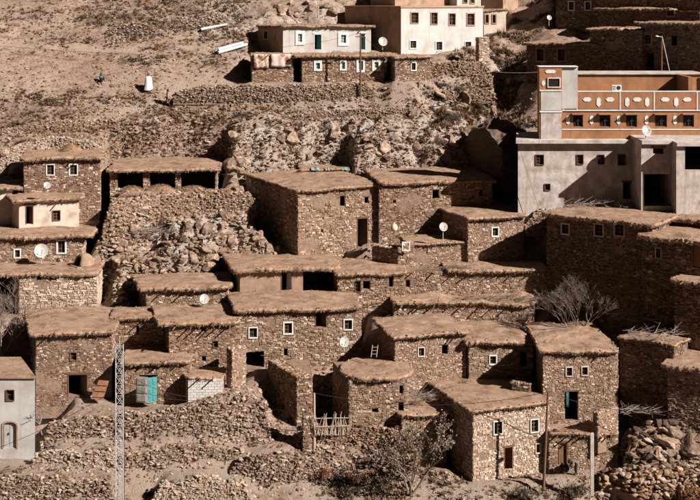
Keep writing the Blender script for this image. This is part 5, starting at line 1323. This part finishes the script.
def tarp():
    o = P(303, 180, 123.6); h = House('lean_to', 'low dark lean to with teal tarp edge behind the stone house roof', 302, 346, 170, 183, D=3, a=2, Y=122.8, pal='tan', plat=False, cat='lean-to', over=(0.5, 0.3, 0.3, 0.2), rk={'thick': 0.16}, ops=[(304, 171, 341, 182, 'gap')])
    e = h.build(); rnd = random.Random(4)
    for x0, x1 in ((0.9, 1.7), (2.3, 2.7), (3.9, 4.6)):
        m = MB(); vs = []
        for y, z in ((0.3, 0.2), (-0.2, 0.21), (-0.56, 0.17), (-0.62, 0.04)):
            for k in range(7): vs.append((x0 + (x1 - x0) * k / 6, y + 0.03 * sin(k), h.H + z + 0.05 * sin(k * 1.7 + x0) - (0.12 * rnd.random() if z == 0 else 0)))
        m.add(vs, [(r * 7 + k, r * 7 + k + 1, (r + 1) * 7 + k + 1, (r + 1) * 7 + k) for r in range(3) for k in range(6)]); m.build('tarp', 'tarp', e)
tarp()
def sack(label, px, py, Y, r, mat):
    c = P(px, py, Y); e = empty('sack', label, 'sack', c); rnd = random.Random(int(px)); m = MB()
    m.lathe([(0.0, 0), (r * 0.8, 0.02), (r, r * 0.6), (r * 0.95, r * 1.3), (r * 0.6, r * 1.9), (r * 0.25, r * 2.2), (r * 0.3, r * 2.5), (0.0, r * 2.45)], 14)
    m.v = [(x * (1 + 0.1 * sin(3 * math.atan2(y, x) + z * 4)), y, z) for x, y, z in m.v]; m.build('bag', mat, e, None, True)
    m = MB(); m.lathe([(r * 0.27, r * 2.13), (r * 0.33, r * 2.17), (r * 0.27, r * 2.24)], 12); m.build('tie', 'wood', e)
sack('pale sack on the wall by the tall doorway', 394, 231, 110.2, 0.3, 'plaster_cream')
sack('dark sack on the ground beside the stooping person', 565.5, 471.5, 90.0, 0.26, 'cloth_dark')
sack('second dark sack beside the rust coloured door', 562, 470.5, 90.15, 0.22, 'cloth_dark')
sack('small dark pot on the terrace below the white framed window', 58, 262, 108.6, 0.16, 'cloth_dark')
cl = MB(); hh_ = hid('teal cloth in doorway'); u, v = hh_.px2uv(567.5, 405)
vs = [(u - 0.14 + 0.2 * k / 6, -0.1 + 0.04 * sin(k * 1.9), v + z) for z in (1.0, 0.6, 0.2, -0.1) for k in range(7)]
cl.add(vs, [(r * 7 + k, r * 7 + k + 1, (r + 1) * 7 + k + 1, (r + 1) * 7 + k) for r in range(3) for k in range(6)])
o = cl.build('hanging_cloth', 'cloth_teal', None, None, True); o.location = hh_.O; o.rotation_euler = (0, 0, hh_.a); o.modifiers.new('s', 'SOLIDIFY').thickness = 0.02; tag(o, 'teal cloth hanging in the doorway of the paired window house', 'cloth')

# ================================================================ PEOPLE
def person(label, base, joints, edges, rz, cloth, robe=None, scarf='cloth_dark', skin='skin', fat=1.15):
    e = empty('person', label, 'person', base, rz)
    names = list(joints); me = bpy.data.meshes.new('body')
    me.from_pydata([joints[k][:3] for k in names], [(names.index(a), names.index(b)) for a, b in edges], [])
    o = put('body', me, e); me.materials.append(M[cloth])
    md = o.modifiers.new('skin', 'SKIN'); sv = me.skin_vertices[0].data
    for i, k in enumerate(names): r = joints[k][3] * fat; sv[i].radius = (r, r * (0.75 if k in ('chest', 'pelvis', 'waist') else 1)); sv[i].use_root = (k == 'pelvis')
    o.modifiers.new('sub', 'SUBSURF').levels = 2; o.modifiers['sub'].render_levels = 2
    hd = Vector(joints['head'][:3])
    m = MB(); m.lathe([(0.0, -0.13), (0.055, -0.115), (0.082, -0.05), (0.09, 0.02), (0.082, 0.08), (0.05, 0.12), (0.0, 0.13)], 14); m.v = [(x, y * 1.15, z) for x, y, z in m.v]
    m.add([(-0.016, -0.098, 0.01), (0.016, -0.098, 0.01), (0.018, -0.1, -0.03), (-0.018, -0.1, -0.03), (0, -0.135, -0.03)], ((0, 1, 4), (1, 2, 4), (2, 3, 4), (3, 0, 4)))
    f = m.build('face', skin, e, None, True); f.location = hd
    for s in (-1, 1):
        m = MB(); rock_into(m, Vector((s * 0.034, -0.093, 0.022)), (0.012, 0.008, 0.007), random.Random(1), (0, 0, 0)); m.c = []; q = m.build('eye', 'cloth_dark', e); q.location = hd
    m = MB(); m.lathe([(0.096, -0.09), (0.105, 0.0), (0.098, 0.08), (0.06, 0.135), (0.0, 0.148)], 14, 0, 0.025); m.v = [(x, y * 1.12, z) for x, y, z in m.v if True]
    s = m.build('headscarf', scarf, e, None, True); s.location = hd + Vector((0, 0.012, 0.0)); s.scale = (1.3, 1.2, 1.2)
    for k in names:
        if k.startswith('hand'):
            m = MB(); hp = Vector(joints[k][:3]); 
            m.lathe([(0.0, 0.03), (0.035, 0.02), (0.04, -0.04), (0.0, -0.06)], 8); m.v = [(x, y * 0.5, z) for x, y, z in m.v]
            for q in range(4): m.tube((-0.027 + 0.018 * q, 0, -0.045), (-0.03 + 0.02 * q, -0.012, -0.10 - 0.012 * (q in (1, 2))), 0.009, 0.007, 5)
            m.tube((0.035, 0, 0.0), (0.06, -0.02, -0.045), 0.010, 0.008, 5)
            w = m.build('hand', skin, e, None, True); w.location = hp
    if robe: robe(e)
    return e
ED = [('pelvis', 'waist'), ('waist', 'chest'), ('chest', 'neck'), ('neck', 'head'), ('chest', 'shL'), ('shL', 'elL'), ('elL', 'handL'), ('chest', 'shR'), ('shR', 'elR'), ('elR', 'handR'),
      ('pelvis', 'hipL'), ('hipL', 'knL'), ('knL', 'anL'), ('anL', 'toL'), ('pelvis', 'hipR'), ('hipR', 'knR'), ('knR', 'anR'), ('anR', 'toR')]
def pose(**kw):
    j = {'pelvis': (0, 0, 0.92, 0.15), 'waist': (0, 0, 1.1, 0.14), 'chest': (0, 0, 1.33, 0.16), 'neck': (0, -0.02, 1.48, 0.06), 'head': (0, -0.04, 1.6, 0.07),
         'shL': (-0.18, 0, 1.38, 0.07), 'elL': (-0.24, 0.0, 1.1, 0.05), 'handL': (-0.24, -0.12, 0.86, 0.035), 'shR': (0.18, 0, 1.38, 0.07), 'elR': (0.24, 0.0, 1.1, 0.05), 'handR': (0.24, -0.12, 0.86, 0.035),
         'hipL': (-0.1, 0, 0.86, 0.1), 'knL': (-0.1, -0.04, 0.48, 0.07), 'anL': (-0.1, 0.02, 0.08, 0.045), 'toL': (-0.11, -0.16, 0.03, 0.035), 'hipR': (0.1, 0, 0.86, 0.1), 'knR': (0.1, -0.02, 0.48, 0.07), 'anR': (0.1, 0.05, 0.08, 0.045), 'toR': (0.11, -0.13, 0.03, 0.035)}
    j.update(kw); return j
def robe(prof, mat, n=20):
    def f(e):
        m = MB(); vs = []; fs = []
        for i, (z, rx, ry, y) in enumerate(prof):
            for k in range(n):
                a = 2 * pi * k / n; q = 1 + 0.07 * sin(a * 6 + i * 0.4) * (1 - i / len(prof)); vs.append((rx * q * cos(a), y + ry * q * sin(a), z))
        for i in range(len(prof) - 1):
            for k in range(n): fs.append((i * n + k, i * n + (k + 1) % n, (i + 1) * n + (k + 1) % n, (i + 1) * n + k))
        m.add(vs, fs); o = m.build('robe', mat, e, None, True)
    return f
person('person in a long white robe standing on the bare slope', gp(148.5, 90.5), pose(head=(0, -0.03, 1.66, 0.07)), ED, radians(20), 'cloth_white', robe([(0.03, 0.5, 0.36, 0), (0.5, 0.42, 0.31, 0), (0.95, 0.37, 0.27, 0), (1.25, 0.35, 0.24, 0), (1.4, 0.29, 0.19, 0), (1.47, 0.16, 0.12, 0), (1.5, 0.08, 0.08, -0.01)], 'cloth_white'), 'cloth_dark')
person('person in dark clothes and teal top sitting on the bare slope', gp(101, 82), pose(pelvis=(0, 0, 0.14, 0.16), waist=(0, 0.0, 0.32, 0.15), chest=(0, -0.06, 0.55, 0.16), neck=(0, -0.09, 0.7, 0.06), head=(0, -0.12, 0.82, 0.07),
       shL=(-0.18, -0.06, 0.6, 0.07), elL=(-0.26, -0.22, 0.42, 0.05), handL=(-0.12, -0.42, 0.45, 0.035), shR=(0.18, -0.06, 0.6, 0.07), elR=(0.26, -0.22, 0.42, 0.05), handR=(0.12, -0.42, 0.45, 0.035),
       hipL=(-0.1, -0.05, 0.13, 0.1), knL=(-0.14, -0.42, 0.48, 0.07), anL=(-0.13, -0.62, 0.1, 0.045), toL=(-0.13, -0.78, 0.04, 0.035), hipR=(0.1, -0.05, 0.13, 0.1), knR=(0.14, -0.42, 0.48, 0.07), anR=(0.13, -0.6, 0.1, 0.045), toR=(0.13, -0.76, 0.04, 0.035)), ED, radians(35), 'cloth_dark',
       robe([(0.3, 0.19, 0.16, 0.0), (0.52, 0.22, 0.17, -0.05), (0.62, 0.16, 0.12, -0.07), (0.68, 0.08, 0.08, -0.09)], 'cloth_teal'), 'cloth_dark')
person('person in a dusty pink robe walking on the upper path', gp(168, 106), pose(knL=(-0.1, -0.18, 0.5, 0.07), anL=(-0.1, -0.22, 0.09, 0.045), toL=(-0.11, -0.4, 0.04, 0.035), anR=(0.1, 0.25, 0.12, 0.045), toR=(0.11, 0.1, 0.03, 0.035)), ED, radians(70), 'cloth_dark',
       robe([(0.3, 0.2, 0.27, 0), (0.6, 0.19, 0.23, 0), (1.0, 0.18, 0.16, 0), (1.3, 0.21, 0.15, 0), (1.42, 0.16, 0.12, 0), (1.48, 0.07, 0.07, -0.01)], 'cloth_pink'), 'cloth_dark')
person('person in grey stooping over sacks before the rust door', gp(576, 475), pose(pelvis=(0, 0.15, 0.85, 0.16), waist=(0, 0.0, 0.98, 0.15), chest=(0, -0.25, 1.05, 0.17), neck=(0, -0.4, 1.05, 0.06), head=(0, -0.52, 1.02, 0.07),
       shL=(-0.18, -0.28, 1.03, 0.07), elL=(-0.2, -0.34, 0.75, 0.05), handL=(-0.12, -0.45, 0.5, 0.035), shR=(0.18, -0.28, 1.03, 0.07), elR=(0.2, -0.34, 0.75, 0.05), handR=(0.12, -0.45, 0.5, 0.035),
       hipL=(-0.1, 0.12, 0.8, 0.1), hipR=(0.1, 0.12, 0.8, 0.1), knL=(-0.11, -0.02, 0.46, 0.07), knR=(0.11, 0.02, 0.46, 0.07)), ED, radians(-80), 'cloth_grey', None, 'cloth_dark', 'skin', 1.45)
